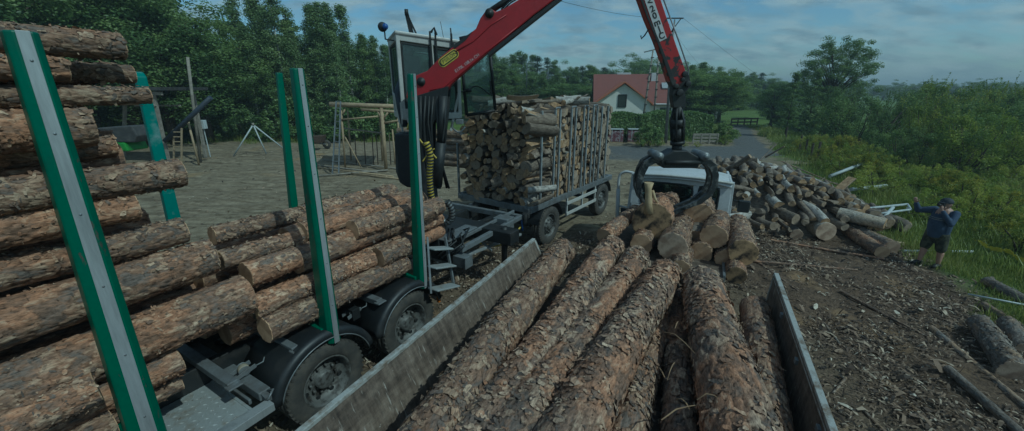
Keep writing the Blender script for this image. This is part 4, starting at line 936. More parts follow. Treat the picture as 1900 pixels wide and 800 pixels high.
# loose bark strips and twigs lying on the load
mb=MB()
for k in range(16):
    px,py=rnd.choice([(1200,650),(1130,740),(1330,720),(1250,700),(1060,560),(1160,560),(1240,770),(1230,600),(1100,510)]); P=G(px+rnd.uniform(-40,40),py+rnd.uniform(-50,50),rnd.uniform(1.5,1.76)); a=rnd.uniform(0,6.28); l=rnd.uniform(.08,.4)
    pts=[P+Vector((math.cos(a)*l*t,math.sin(a)*l*t,.05*math.sin(t*3)+rnd.uniform(-.01,.02))) for t in (0,.33,.66,1)]; mb.tube(pts,[.005,.006,.004,.002],5)
o=mb.build('twigs',M['chips2'] if 'chips2' in M else worn('twig',(.3,.2,.11),(.16,.1,.06),.85),None,recalc=False); o['kind']='stuff'; o['label']='thin twigs and bark strips lying on the big logs'
# ------------------------------------------------------------------ white truck beyond, with short logs on its back
WX=thing('white_truck','white light truck with its left door open, standing behind the big logs','truck',ba*9.25+bn*(-.36),R(90-BY)); W0=WX.location.copy()
def wl(P): d=Vector(P)-W0; return Vector((d.dot(ba),-d.dot(bn),P[2]))
hw=1.06; zt_=2.26
wp=lambda y,z,x=0.0: Vector((x,y,z))
lean=.10
def rx(z): return lean*(z-1.2)       # the rear panel leans forward a little
mb=MB()
def strip(y0,y1,z0,z1,t=.05):
    mb.prism([wp(y0,z0,rx(z0)),wp(y1,z0,rx(z0)),wp(y1,z1,rx(z1)),wp(y0,z1,rx(z1))],Vector((t,0,0)))
# rear panel built round its two windows: large (left in view = +y) and small (right, -y)
strip(-hw+.06,hw-.06,.9,1.46); strip(-hw+.1,hw-.1,2.06,2.24)
strip(-hw+.03,-.80,1.461,2.059); strip(-.40,-.28,1.461,2.059); strip(.80,hw-.03,1.461,2.059)
rp=mb.build('rear_panel',M['white'],WX,.012)
mb=MB(); prof=[(-.02,2.2),(.02,2.27),(.2,2.30),(.9,2.31),(1.25,2.25),(1.45,2.15)]
vs=[]; 
for (x,z) in prof:
    for k in range(9):
        y=-hw+.04+(2*hw-.08)*k/8; e=(abs(k-4)/4)**3; vs.append((x+.0,y,z-.09*e))
fs=[(i*9+j,i*9+j+1,(i+1)*9+j+1,(i+1)*9+j) for i in range(5) for j in range(8)]
mb.add(vs,fs,0,True); o=mb.build('roof',M['white'],WX); s_=o.modifiers.new('s','SOLIDIFY'); s_.thickness=.05; bevel(o,.01)
mb=MB(); mb.tube([(.0,-hw+.03,2.21),(-.01,-.4,2.265),(-.01,.4,2.265),(0,hw-.03,2.21)],.028,8); mb.build('gutter',M['cream'],WX)
for (y0,y1) in ((-.80,-.40),(-.28,.80)):
    f=MB(); n=20; zc=1.76; hy=(y1-y0)/2; yc=(y0+y1)/2; hz=.30; P=[]
    for k in range(n):
        t=2*math.pi*(k+.5)/n; sx=abs(math.cos(t))**.35*(1 if math.cos(t)>0 else -1); sz=abs(math.sin(t))**.35*(1 if math.sin(t)>0 else -1); z=zc+sz*hz; P.append(Vector((rx(z)-.012,yc+sx*hy,z)))
    g=MB(); g.prism(P,Vector((.008,0,0))); go=g.build('rear_window',M['glass_dark2'] if 'glass_dark2' in M else glass('rear_glass',(.01,.012,.012),.35),WX)
    f.tube(P+[P[0]],.028,8); f.build('window_seal',M['black'],go)
# sides, pillars, bonnet
for s in (-1,1):
    mb=MB()
    if s<0: mb.prism([Vector((0.03,s*hw,.75)),Vector((1.75,s*hw,.75)),Vector((1.75,s*hw,1.3)),Vector((1.35,s*hw,1.42)),Vector((.03,s*hw,1.46))],Vector((0,.05,0)))
    mb.bar((.06,s*(hw-.02),.8),(.1,s*(hw-.06),2.22),.07,.12); mb.bar((1.75,s*(hw-.03),1.3),(1.3,s*(hw-.1),2.2),.05,.08); mb.bar((.1,s*(hw-.06),2.2),(1.35,s*(hw-.1),2.2),.05,.06)
    mb.build('cab_side',M['white'],WX,.01)
mb=MB(); mb.prism([Vector((1.6,-hw+.03,.5)),Vector((2.25,-hw+.03,.5)),Vector((2.3,-hw+.03,1.0)),Vector((1.75,-hw+.03,1.32)),Vector((1.6,-hw+.03,1.32))],Vector((0,.02,0)))
mb.v=[(x,(y+hw-.03)*0+ (y),z) for x,y,z in mb.v]
mb=MB(); n=6
pf=[(1.6,.5),(2.3,.5),(2.34,.95),(2.2,1.12),(1.78,1.3),(1.6,1.3)]
mb.prism([Vector((x,0,z)) for x,z in pf],Vector((0,2*hw-.06,0))); mb.build('bonnet',M['white'],WX,.04)
mb=MB(); mb.prism([Vector((1.77,-hw+.1,1.33)),Vector((1.77,hw-.1,1.33)),Vector((1.33,hw-.14,2.17)),Vector((1.33,-hw+.14,2.17))],Vector((.008,0,.004))); mb.build('windscreen',M['glass'],WX)
mb=MB(); mb.prism([Vector((1.44,.18,1.98)),Vector((1.44,.34,1.98)),Vector((1.38,.34,2.08)),Vector((1.38,.18,2.08))],Vector((-.01,0,0))); mb.build('windscreen_sticker',M['teal'],WX)
mb=MB()
for y in (-.55,.0,.5): mb.box((.55,y,1.3),(.16,.44,.75)); mb.box((.5,y,1.8),(.1,.26,.2)); mb.box((.8,y,1.0),(.5,.44,.16))
mb.build('seat',M['seat'],WX,.05)
mb=MB(); mb.box((1.55,0,1.25),(.3,1.8,.25)); mb.lathe([(.18,-.012),(.2,0),(.18,.012)],(1.25,.5,1.45),(-.8,0,.6),20); mb.box((.8,0,.8),(1.6,1.85,.1)); mb.build('dashboard',M['black'],WX,.02)
mb=MB(); mb.box((-.08,-.62,1.33),(.09,.62,.2)); mb.box((-.06,.35,1.30),(.06,.9,.1)); mb.build('rear_padding',M['blue'],WX,.02)
# open left door, swung out away from the cab (front hinges)
hx,hy=1.5,hw; dd=Vector((-math.cos(R(50)),math.sin(R(50)),0)); dt=Vector((dd.y,-dd.x,0))
def dw(s,z): return Vector((hx,hy,0))+dd*s+Vector((0,0,z))
a1=wl(PL(1147,330,W0+ba*.4+bn*(-1.55),tuple(bn))); 
# door panel outline found on an upright plane across the truck's left side
dpx=lambda px,py: wl(PL(px,py,W0+ba*.55,(bn.x,bn.y)))
DPt=[dpx(1150,312),dpx(1163,305),dpx(1198,315),dpx(1200,420),dpx(1200,500),dpx(1148,500),dpx(1145,400)]
mb=MB(); fr_=[dpx(1148,345),dpx(1150,316),dpx(1157,306),dpx(1170,305),dpx(1204,316)]; mb.tube(cat(fr_,4),.035,8); mb.tube([dpx(1148,340),dpx(1146,395),dpx(1150,520)],.05,8); mb.tube([dpx(1150,375),dpx(1204,386)],.03,8)
do=mb.build('open_door',M['white'],WX)
mb=MB(); mb.prism([dpx(1152,378),dpx(1206,388),dpx(1206,500),dpx(1153,500)],Vector((.05,0,0))); mb.build('door_lining',M['blue'],do,.02)
# mirror on the right
mb=MB(); m0=wl(Lp(1350,356,BY,.9)); q1=dpx(1352,356); q2=dpx(1392,368); mb.tube([q1,q2],.013,6); mo=mb.build('mirror_arm',M['black'],WX)
mb=MB(); c=dpx(1382,372); mb.box(c,(.09,.24,.30)); mb.build('mirror',M['plastic'],mo,.03)
# load deck with low boards
mb=MB(); mb.box((-1.35,.05,.93),(2.5,2.0,.06)); mb.build('load_deck',M['ply'],WX,.004)
mb=MB()
for s in (-1,1): mb.box((-.7,s*.4,.78),(5.6,.08,.2))
mb.build('chassis',M['black'],WX,.006)
mb=MB(); mb.bar((-2.55,-.95,.95),(-.1,-.95,.95),.04,.12); mb.bar((-2.55,1.0,.95),(-.1,1.0,.95),.04,.12); mb.build('deck_edge',M['galv'],WX,.004)
for x,y,s in ((1.9,-.86,-1),(1.9,.86,1),(-1.6,-.84,-1),(-1.6,.84,1)): wheel(WX,(x,y,.36),.36,.22,s,n=26)
for ch in list(WX.children):
    if not ch.name.startswith('wheel') and not ch.name.startswith(('load','chassis','deck')): ch.scale=(1,1,.91)
# short logs on its back
def wlog(px,py,z,rpx,dpx_,dpy_,zf,label,L=2.0,**k):
    A=G(px,py,z); B=G(dpx_,dpy_,zf); depth=A.y*math.cos(CP)-(A.z-CH)*math.sin(CP); r=rpx*depth/CF; d=(B-A).normalized()
    kk=dict(step=.018,segs=64,flakes=int(430*L),group='short logs on the back of the white truck',mat='bark',fl=(.02,.07),roll=0); kk.update(k)
    return put_log(A,A+d*L,r,r*.88,label,**kk)
wlog(1209,412,1.52,36,1226,380,1.50,'thickest short log behind the grapple, its sawn end half black half ochre',L=1.1,cut='cut_dark')
wlog(1249,458,1.3,27,1266,410,1.3,'short log with a clean grey sawn end, right of the black-stained one',L=1.7,cut='cut_old')
wlog(1324,440,1.4,23,1336,400,1.42,'short log with a brown sawn end below the small cab window',L=1.1,cut='cut')
wlog(1378,470,1.28,25,1370,430,1.3,'short log with a dark sawn end at the right edge of the white truck',L=1.6,cut='cut_dark')
wlog(1296,402,1.5,26,1300,385,1.5,'short log wrapped in peeling reddish bark in front of the cab window',L=.9,flakes=500,fl=(.04,.12))
wlog(1291,446,1.2,20,1298,410,1.2,'grey mossy log between the clean-ended and the brown-ended short logs',L=1.5,mat='bark_g')
wlog(1366,512,.98,17,1362,480,1.0,'lowest short log with a black end, hanging under the dark-ended one',L=1.6,cut='cut_dark')
wlog(1236,388,1.6,17,1245,370,1.6,'short pale log beside the black-stained end, under the grapple',L=.8)
wlog(1122,438,1.4,15,1186,385,1.45,'slender log leaning out to the left by the open door',L=1.7,shed=.4)
wlog(1300,470,1.08,20,1306,440,1.08,'dark log at the bottom of the short logs',L=1.5,mat='bark_d')
wlog(1262,500,1.06,19,1270,460,1.06,'bark-covered log below the clean-ended one',L=1.5,mat='bark_d')
wlog(1190,455,1.15,20,1205,425,1.15,'dark rough log under the black-stained end',L=1.4,mat='bark_d')
wlog(1345,480,1.08,18,1346,450,1.08,'dark log below the brown-ended one',L=1.4,mat='bark_d')
# stub of a branch standing on the thickest one
s0=G(1206,378,1.86); mb=MB()
mb.tube([s0+Vector((0,0,-.18)),s0+Vector((-.03,0,.05)),s0+Vector((-.06,.0,.28)),s0+Vector((-.06,.0,.40))],[.10,.065,.058,.085],14); mb.tube([s0+Vector((.02,0,.25)),s0+Vector((.08,0,.1)),s0+Vector((.18,-.03,-.05))],[.03,.025,.01],8)
tag(mb.build('branch_stub',worn('bare_wood',(.5,.38,.22),(.36,.25,.13),.8,0,6,.45,.7,.3,stretch=(3,3,.6))),'pale forked branch stub standing upright on the thickest short log','stub')
# ------------------------------------------------------------------ grey cage trailer with firewood
CY=36.9; qa=Vector((math.sin(R(CY)),math.cos(R(CY)),0)); qn=Vector((math.cos(R(CY)),-math.sin(R(CY)),0))
Q0=G(985,386,1.22); Q0.z=0; DZ=1.2; QL=4.75; QW=2.4
tr=thing('cage_trailer','grey steel trailer caged by upright posts, heaped with firewood','trailer',Q0,R(90-CY))
def ql(P): d=Vector(P)-Q0; return Vector((d.dot(qa),-d.dot(qn),P[2]))
mb=MB(); mb.box((QL/2,.04,DZ-.06),(QL,.08,.15)); mb.box((QL/2,QW-.04,DZ-.06),(QL,.08,.15)); mb.box((.04,QW/2,DZ-.06),(.08,QW-.161,.15)); mb.box((QL-.04,QW/2,DZ-.06),(.08,QW-.161,.15)); mb.box((QL/2,QW/2,DZ-.03),(QL-.161,QW-.161,.04))
mb.box((-.015,.1,DZ-.06),(.03,.12,.09)); mb.box((-.015,QW-.1,DZ-.06),(.03,.12,.09))
mb.build('deck',M['galv'],tr,.006)
mb=MB()
for y in (.7,1.7): mb.box((QL/2,y,DZ-.24),(QL-.1,.1,.2))
mb.build('chassis',M['black'],tr,.006)
def side_x_at(px,py):
    P=PL(px,py,Q0,(qa.x,qa.y)); return ql(P)
M['galvp']=worn('galvanised_posts',(.36,.39,.4),(.2,.2,.19),.5,.3,5,.4,.7,.15)
posts=[(1008,205,997),(1033,203,1022),(1042,203,1034),(1063,205,1050),(1071,207,1060),(1086,208,1076),(1093,208,1084),(1103,208,1097),(1110,208,1104),(1119,208,1113),(1130,208,1122)]
tops=[]
for k,(tx,ty,bx) in enumerate(posts):
    P=side_x_at(tx,ty); x=max(.03,min(QL-.03,P.x)); tops.append(Vector((x,.02,3.42)))
for k in range(len(tops)):
    x=tops[k].x; b_=MB(); j=rnd.uniform(-.02,.02); b_.bar((x+j,.03,DZ+.02),(x,.03,3.42),.05,.05,up=(0,1,0)); b_.build('post',M['galvp'],tr,.006)
for a,b_ in ((1,2),(3,4),(5,6),(7,8)):
    mb=MB(); c=(tops[a]+tops[b_])/2; r=(tops[b_]-tops[a]).length/2
    mb.tube([tops[a]+Vector((0,.01,-.01)),tops[a]+Vector((.02,.01,.045)),tops[b_]+Vector((-.02,.01,.045)),tops[b_]+Vector((0,.01,-.01))],.024,8); mb.build('post_loop',M['galv'],tr)
for y in (QW-.03,):
    for x in (.03,1.2,2.4,3.6,QL-.03): mb=MB(); mb.bar((x,y,DZ),(x,y,2.55 if x<.1 else 3.4),.05,.05,up=(0,1,0)); mb.build('post',M['galv'],tr,.006)
mb=MB(); mb.bar((1.75,.0,.92),(3.6,.0,.92),.03,.09); mb.bar((1.75,.0,.62),(3.6,.0,.62),.03,.09)
for x in (1.8,3.55,2.7): mb.bar((x,.03,.55),(x,.03,1.1),.05,.05,up=(0,1,0))
mb.build('side_guard',M['cream'],tr,.006)
for x in (.95,4.15): wheel(tr,(x,.16,.51),.51,.28,-1,front=True); wheel(tr,(x,QW-.16,.51),.51,.28,1,front=True)
for x in (.95,4.15):
    f=MB(); pts=[(x+.6*math.cos(t),.56+.58*math.sin(t)) for t in [R(10+160*i/12) for i in range(13)]]
    for i in range(12): f.prism([Vector((pts[i][0],.17,pts[i][1])),Vector((pts[i+1][0],.17,pts[i+1][1])),Vector((pts[i+1][0],.17,pts[i+1][1]+.02)),Vector((pts[i][0],.17,pts[i][1]+.02))],Vector((0,.34,0)))
    f.build('mudguard',M['plastic'],tr)
    a=MB(); a.bar((x,.2,.51),(x,QW-.2,.51),.1,.1); a.build('axle',M['black'],tr)
mb=MB(); mb.bar((0,.5,.95),(-1.7,1.2,.85),.1,.12); mb.bar((0,1.9,.95),(-1.7,1.25,.85),.1,.12); mb.build('drawbar',M['galv'],tr,.008)
mb=MB(); mb.box((.95,.6,.7),(.9,.5,.35)); mb.build('tool_box',M['black'],tr,.02)
# firewood prototypes
FW=[]
def billet_mesh(seed,L,r,kind):
    r_=random.Random(seed); n=14; V=[]; F=[]; mi=[]; xs=[0,L*.2,L*.45,L*.7,L]
    if kind=='round': sec=[(math.cos(t),math.sin(t)) for t in [2*math.pi*k/n for k in range(n)]]; bark=[1]*n
    elif kind=='half': sec=[(math.cos(t),math.sin(t)) for t in [math.pi*k/9 for k in range(10)]]+[(-.5,.02),(0,-.02),(.4,.03),(.7,0)]; bark=[1]*9+[0]*5
    else: sec=[(math.cos(t)-.35,math.sin(t)-.35) for t in [math.pi/2*k/7 for k in range(8)]]+[(-.36,.35),(-.34,.0),(-.35,-.33),(-.1,-.36),(.2,-.34),(.45,-.35)]; bark=[1]*7+[0]*7
    n=len(sec); ec=r_.uniform(.8,1.15); bx=r_.uniform(-.06,.06); by=r_.uniform(-.06,.06)
    for i,x in enumerate(xs):
        s=1+r_.uniform(-.08,.08); cx_,cy_=bx*math.sin(math.pi*i/4)*L,by*math.sin(math.pi*i/4)*L
        for (a,b_) in sec:
            k=r*s*(1+r_.uniform(-.07,.07)); xx=x+(r_.uniform(-.015,.015) if i in (0,4) else 0)
            V.append((xx,a*k*ec+cx_,b_*k/ec+cy_))
    for i in range(4):
        for j in range(n): F.append((i*n+j,i*n+(j+1)%n,(i+1)*n+(j+1)%n,(i+1)*n+j)); mi.append(0 if bark[j%len(bark)] else 1)
    for e,s in ((0,-1),(4,1)):
        b_=len(V); ring=[V[e*n+j] for j in range(n)]; V+=ring; F.append(tuple(range(b_,b_+n)) if s>0 else tuple(range(b_+n-1,b_-1,-1))); mi.append(1)
    me=bpy.data.meshes.new('billet'); me.from_pydata(V,[],F); me.materials.append(M['fwbark']); me.materials.append(M['fwcut'])
    me.polygons.foreach_set('material_index',mi); me.polygons.foreach_set('use_smooth',[m==0 for m in mi]); me.update(); return me
def fw_mats():
    m,nt,b,o=newmat('firewood_bark'); v=ocoord(nt); oi=N(nt,'ShaderNodeObjectInfo').outputs['Random']
    na=noise(nt,scaled(nt,v,(.4,1,1)),22,5,.7); c=ramp(nt,na,[(.3,(.06,.045,.032)),(.5,(.18,.14,.105)),(.7,(.3,.25,.19))])
    c2=ramp(nt,na,[(.3,(.1,.09,.08)),(.55,(.4,.38,.34)),(.7,(.5,.48,.44))]); c=mix(nt,c,c2,ramp(nt,oi,[(.78,0),(.82,.8)])); hv=N(nt,'ShaderNodeHueSaturation'); nt.links.new(c,hv.inputs['Color']); nt.links.new(math_(nt,'MULTIPLY_ADD',oi,.5,.7),hv.inputs['Value'])
    nt.links.new(hv.outputs[0],b.inputs['Base Color']); b.inputs['Roughness'].default_value=.9; bump(nt,b,na,.7,.01); M['fwbark']=m
    m,nt,b,o=newmat('firewood_cut'); v=ocoord(nt); oi=N(nt,'ShaderNodeObjectInfo').outputs['Random']
    na=noise(nt,v,12,5,.65); c=ramp(nt,na,[(.3,(.2,.12,.06)),(.55,(.38,.25,.135)),(.75,(.52,.38,.22))]); c=mix(nt,c,(.26,.215,.165),ramp(nt,oi,[(.0,.85),(.3,.7),(.55,0)]))
    sp=N(nt,'ShaderNodeSeparateXYZ'); nt.links.new(v,sp.inputs[0]); r=math_(nt,'SQRT',math_(nt,'ADD',math_(nt,'POWER',sp.outputs[1],2),math_(nt,'POWER',sp.outputs[2],2)))
    c=mix(nt,c,(.12,.07,.035),ramp(nt,r,[(.0,.55),(.03,0)])); nt.links.new(c,b.inputs['Base Color']); b.inputs['Roughness'].default_value=.85; M['fwcut']=m
fw_mats()
for k in range(22):
    kind=['round','round','round','half','quarter'][k%5]; FW.append((billet_mesh(100+k,1.0,1.0,kind) if False else None,kind))
BM={}
def billet(r,L,kind,seed):
    key=(round(r,2),kind,seed%3,round(L,1))
    if key not in BM: BM[key]=billet_mesh(hash(key)%9999 if False else int(r*1000)*7+seed%3*31+len(kind),L,r*(1.35 if kind=='quarter' else 1.1 if kind=='half' else 1),kind)
    return BM[key]
def place_b(P,d,r,L,kind,name,label,group,roll=None,cat_='firewood',par=None):
    o=link(name,billet(r,L,kind,rnd.randint(0,99)),par); q=Vector(d).to_track_quat('X','Z')@Quaternion((1,0,0),rnd.uniform(0,6.28)); o.rotation_mode='QUATERNION'; o.rotation_quaternion=q; o.location=P
    tag(o,label,cat_,group); return o
def qw(x,y,z): return Q0+qa*x-qn*y+Vector((0,0,z))
spots=[]
zmax=lambda x,y: 3.52+.10*math.sin(x*2.1+1)+.07*math.sin(y*4)
z=1.28; row=0
while z<3.55:
    y=.13+(row%2)*.09
    while y<QW-.1:
        if z<zmax(0,y)-.05 and z<3.6-.75*max(0,(y-1.5)): spots.append(('front',y+rnd.uniform(-.03,.03),z+rnd.uniform(-.03,.03)))
        y+=.215
    z+=.18; row+=1
z=1.28; row=0
while z<3.5:
    x=1.0+(row%2)*.1
    while x<QL-.1:
        spots.append(('side',x+rnd.uniform(-.03,.03),z+rnd.uniform(-.03,.03))); x+=.215
    z+=.185; row+=1
stuffpile=[]; cnt=0
for kind_,p,z in spots:
    r=rnd.choice([.07,.09,.10,.12,.14]); kd=rnd.choice(['round','round','round','half','quarter'])
    if kind_=='front':
        P=qw(rnd.uniform(-.02,.16),p,z); d=(qa+Vector((rnd.gauss(0,.13),rnd.gauss(0,.13),rnd.gauss(0,.10)))).normalized(); 
        if rnd.random()<.12: d=(qa+Vector((rnd.gauss(0,.5),rnd.gauss(0,.5),rnd.gauss(0,.25)))).normalized()
        lab='%s %s of firewood in the dark front face of the trailer load'%(['pale','tan','brown','grey'][rnd.randint(0,3)] if False else 'rough-sawn',{'round':'round billet','half':'half-split billet','quarter':'quarter-split billet'}[kd])
        place_b(P,d,r,.9,kd,'firewood_billet',lab,'firewood in the front face of the caged load'); cnt+=1
    else:
        P=qw(p,rnd.uniform(.07,.16),z); d=(-qn+Vector((rnd.gauss(0,.13),rnd.gauss(0,.13),rnd.gauss(0,.09)))).normalized()
        if p<3.35:
            lab='sunlit %s of firewood behind the upright posts of the grey trailer'%({'round':'round billet','half':'half-split billet','quarter':'quarter-split billet'}[kd])
            place_b(P,d,r,.9,kd,'firewood_billet',lab,'firewood behind the side posts of the caged load'); cnt+=1
        else: stuffpile.append((P,d,r,kd))
for k in range(26):
    x=rnd.uniform(.1,QL-.9); y=rnd.uniform(.15,2.0); d=(qa*rnd.choice([1,1,.2])+Vector((rnd.gauss(0,.35),rnd.gauss(0,.35),rnd.gauss(0,.05)))).normalized(); P=qw(x,y,zmax(x,y)+rnd.uniform(-.02,.06))-d*.4; r=rnd.choice([.05,.07,.09])
    place_b(P,d,r,.9,rnd.choice(['round','half']),'firewood_billet','billet lying loose on top of the caged firewood load','loose billets on top of the caged load'); cnt+=1
def joined(name,items,label,extra=None):
    bm=bmesh.new()
    for P,d,r,kd in items:
        me=billet(r,.9,kd,rnd.randint(0,99)).copy(); q=Vector(d).to_track_quat('X','Z')@Quaternion((1,0,0),rnd.uniform(0,6.28)); me.transform(Matrix.Translation(P)@q.to_matrix().to_4x4()); bm.from_mesh(me); bpy.data.meshes.remove(me)
    me=bpy.data.meshes.new(name); bm.to_mesh(me); bm.free(); me.materials.append(M['fwbark']); me.materials.append(M['fwcut']); o=link(name,me); o['kind']='stuff'; o['label']=label; return o
for k in range(90):    # dark interior of the load
    x=.95+rnd.random()*3.2; y=1.1+rnd.random()*.3; stuffpile.append((qw(x,y,1.3+rnd.random()*2.15),(-qn+Vector((rnd.gauss(0,.1),rnd.gauss(0,.1),0))).normalized(),.12,'round'))
joined('firewood',stuffpile,'firewood at the far end and inside of the caged load')
# stack of grey logs behind the cage trailer, left
for k,(px,py,r) in enumerate([(832,258,7),(838,272,8),(834,290,9),(846,282,7),(836,300,7),(828,246,6)]):
    A=AY(px+36,py+4,12.6); B=A+Vector((-2.4,1.0,0)); A.z=max(A.z,.2); B.z=A.z
    put_log(A,B,.13,.12,'grey log of the stack seen between crane and caged trailer',group='grey logs behind the crane',step=.08,segs=24,flakes=60,mat='bark_g',cut='cut_old')
# ------------------------------------------------------------------ heap of cordwood on the right
def heap_h(x,y):
    # crest runs from the left back to the right front
    b=1.32*np.exp(-((x-8.0)/2.6)**2-((y-13.6)/2.0)**2)+.8*np.exp(-((x-9.0)/1.9)**2-((y-11.4)/1.3)**2)+.5*np.exp(-((x-6.6)/1.4)**2-((y-12.)/1.6)**2)
    return b
hc=0
cand=[]
for iy in range(26):
    for ix in range(26):
        x=5.4+ix*.24+rnd.uniform(-.07,.07); y=10.2+iy*.2+rnd.uniform(-.05,.05); h=float(heap_h(x,y))
        if h<.16: continue
        px_=950+CF*x/(y*math.cos(CP)-(h-CH)*math.sin(CP))
        cand.append((x,y,h,px_))
rnd.shuffle(cand); taken=[]
for (x,y,h,px_) in cand:
    if any((x-a)**2+(y-b)**2+(1.3*(h-c))**2<.048 for a,b,c in taken): continue
    taken.append((x,y,h))
for (x,y,h) in taken[:290]:
    d=Vector((-.30+rnd.gauss(0,.16),-1,rnd.gauss(.0,.09))).normalized(); 
    if rnd.random()<.06: d=Vector((rnd.gauss(0,1),rnd.gauss(0,.6),rnd.gauss(0,.2))).normalized()
    r=rnd.choice([.07,.08,.09,.10,.11,.13]); L=rnd.choice([.8,1.0,1.1]); P=Vector((x,y,h+rnd.uniform(-.05,.06)))+d*.15
    kd=rnd.choice(['round','round','half','round'])
    zone='low in the heap beside the white truck' if h<.6 else ('high in the heap beside the white truck' if h>1.1 else 'in the middle of the heap beside the white truck')
    place_b(P,-d,r,L,kd,'cordwood_log','%s cordwood log %s'%('half-split' if kd=='half' else 'round',zone),'cordwood heap beside the white truck')
V=[];nn=40
gx_=np.linspace(4.2,12.2,nn); gy_=np.linspace(9.2,17.5,nn); XX,YY=np.meshgrid(gx_,gy_,indexing='ij'); HH=heap_h(XX,YY-.25)-.34
I=np.arange(nn*nn).reshape(nn,nn); F=np.stack([I[:-1,:-1],I[1:,:-1],I[1:,1:],I[:-1,1:]],2).reshape(-1,4)
HH=HH+ (vn(np.stack([XX.ravel()*3,YY.ravel()*3,XX.ravel()*0],1),5).reshape(nn,nn)-.5)*.15
o=link('wood_rubble',fast_mesh('wood_rubble',np.stack([XX.ravel(),YY.ravel(),HH.ravel()],1),F,M['fwbark'])); o['kind']='stuff'; o['label']='dark inner mass of the cordwood heap'
def glog(a,b,r0,r1,label,za=None,zb=None,**k):
    A=G(*a,0); B=G(*b,0); A=G(*a,(gz(A.x,A.y)+r0*.9) if za is None else za); B=G(*b,(gz(B.x,B.y)+r1*.9) if zb is None else zb)
    kk=dict(step=.03,segs=40,flakes=int(90*(A-B).length),mat='bark_g',cut='cut_old',group=None,roll=0); kk.update(k)
    return put_log(A,B,r0,r1,label,**kk)
glog((1532,430),(1490,408),.25,.2,'pale barked birch log with a broad sawn end before the heap',mat='bark_p',flakes=20,plate=.5,shed=.5)
glog((1636,468),(1548,410),.155,.15,'orange debarked log lying at the right foot of the heap',mat='bark',shed=.6,plate=.5,cut='cut')
glog((1642,416),(1556,396),.15,.17,'long grey log with a black end, uppermost right of the heap',mat='bark_p',cut='cut_dark',shed=.5,plate=.4,za=.5,zb=.55)
glog((1655,460),(1590,428),.17,.15,'grey log with a brown end behind the orange debarked one')
glog((1462,425),(1402,385),.15,.14,'brown log sloping down the left foot of the heap',mat='bark',shed=.5,cut='cut')
glog((1432,428),(1392,398),.12,.11,'thin grey log at the left foot of the heap',mat='bark_p',shed=.6,plate=.4)
glog((1478,436),(1462,420),.16,.13,'short mossy chunk between the brown log and the birch log')
glog((1398,402),(1376,392),.15,.15,'grey chunk behind the mirror of the white truck')
glog((1400,420),(1384,372),.12,.07,'forked grey branch next to the mirror of the white truck',flakes=10,plate=.3)
glog((1508,352),(1434,308),.12,.08,'long debarked pole lying over the crest of the heap',za=.95,zb=1.45,mat='bark_p',shed=.9,plate=.2,flakes=0,cut='cut',name='wooden_pole')
for (a,b_,za,zb,r) in (((1450,300),(1560,345),1.0,.3,.025),((1470,318),(1600,395),.95,.3,.03),((1420,292),(1455,272),1.5,1.95,.035),((1410,298),(1440,268),1.5,2.0,.03),((1500,352),(1530,330),.9,1.1,.02),((1480,330),(1555,340),.8,.3,.025),((1530,380),(1600,400),.55,.4,.03)):
    glog(a,b_,r,r*.7,'thin crooked stick poking out of the cordwood heap',za=za,zb=zb,flakes=0,plate=.1,segs=10,step=.1,group='sticks in the cordwood heap',name='stick',cat='stick')
# right-hand strays
glog((1882,690),(1818,600),.16,.15,'thick weathered grey log with split bark at the right edge',mat='bark_g',plate=1.4,step=.02,segs=56,flakes=220)
glog((1905,650),(1868,598),.12,.12,'mossy log lying behind the thick weathered one',mat='bark_g')
glog((1915,565),(1830,522),.10,.10,'grey log in the grass below the yellow tape',mat='bark_g',plate=.7)
glog((1910,618),(1822,565),.06,.06,'brown rotten pole between the grass log and the thick weathered log',flakes=20)
glog((1925,770),(1728,608),.045,.055,'long grey pole lying on the bark litter, upper one of two',shed=.7,plate=.3,flakes=0,name='wooden_pole',segs=20)
glog((1905,812),(1758,684),.055,.06,'long grey pole lying on the bark litter, lower one of two',shed=.7,plate=.3,flakes=0,name='wooden_pole',segs=20)
glog((1722,625),(1560,540),.02,.03,'thin dark branch stretched over the bark litter',flakes=0,segs=10,plate=.2,name='branch',cat='branch',mat='bark_d')
glog((1590,500),(1385,485),.022,.03,'thin dark branch lying right of the short logs',flakes=0,segs=10,plate=.2,name='branch',cat='branch',mat='bark_d')
glog((1640,480),(1430,445),.03,.03,'dark rail-like branch in front of the cordwood heap',flakes=0,segs=10,plate=.2,name='branch',cat='branch',mat='bark_d')
glog((1480,540),(1400,482),.02,.035,'dark branch running towards the right side board',flakes=0,segs=10,plate=.2,name='branch',cat='branch',mat='bark_d')
for a,b_ in (((1612,595),(1665,640)),((1530,600),(1560,640)),((1600,760),(1640,800)),((1690,560),(1742,575)),((1570,700),(1545,730)),((1730,505),(1690,498))):
    glog(a,b_,.018,.02,'short broken stick on the bark litter',flakes=0,segs=8,plate=.1,step=.1,group='broken sticks on the bark litter',name='stick',cat='stick')
# ------------------------------------------------------------------ vegetation
def leaves(C,Nrm,size,aspect,colv,jit=.5,droop=0):
    n=len(C); r=RS.normal(0,jit,(n,3)); nn=Nrm+r; nn/=np.linalg.norm(nn,axis=1)[:,None]+1e-9
    t=np.cross(nn,RS.normal(0,1,(n,3))); t[:,2]-=droop; t-=nn*np.sum(t*nn,1)[:,None]; t/=np.linalg.norm(t,axis=1)[:,None]+1e-9; b=np.cross(nn,t)
    s=size*RS.uniform(.6,1.3,n); a=s*aspect
    V=np.stack([C-t*s[:,None]*.5,C+b*a[:,None]*.5+nn*(s*.08)[:,None],C+t*s[:,None]*.5,C-b*a[:,None]*.5+nn*(s*.08)[:,None]],1).reshape(-1,3)
    F=np.arange(n*4).reshape(n,4); col=np.clip(colv,0,1)
    Cc=np.stack([col,RS.rand(n),RS.rand(n)],1); return V,F,np.repeat(Cc,4,0)
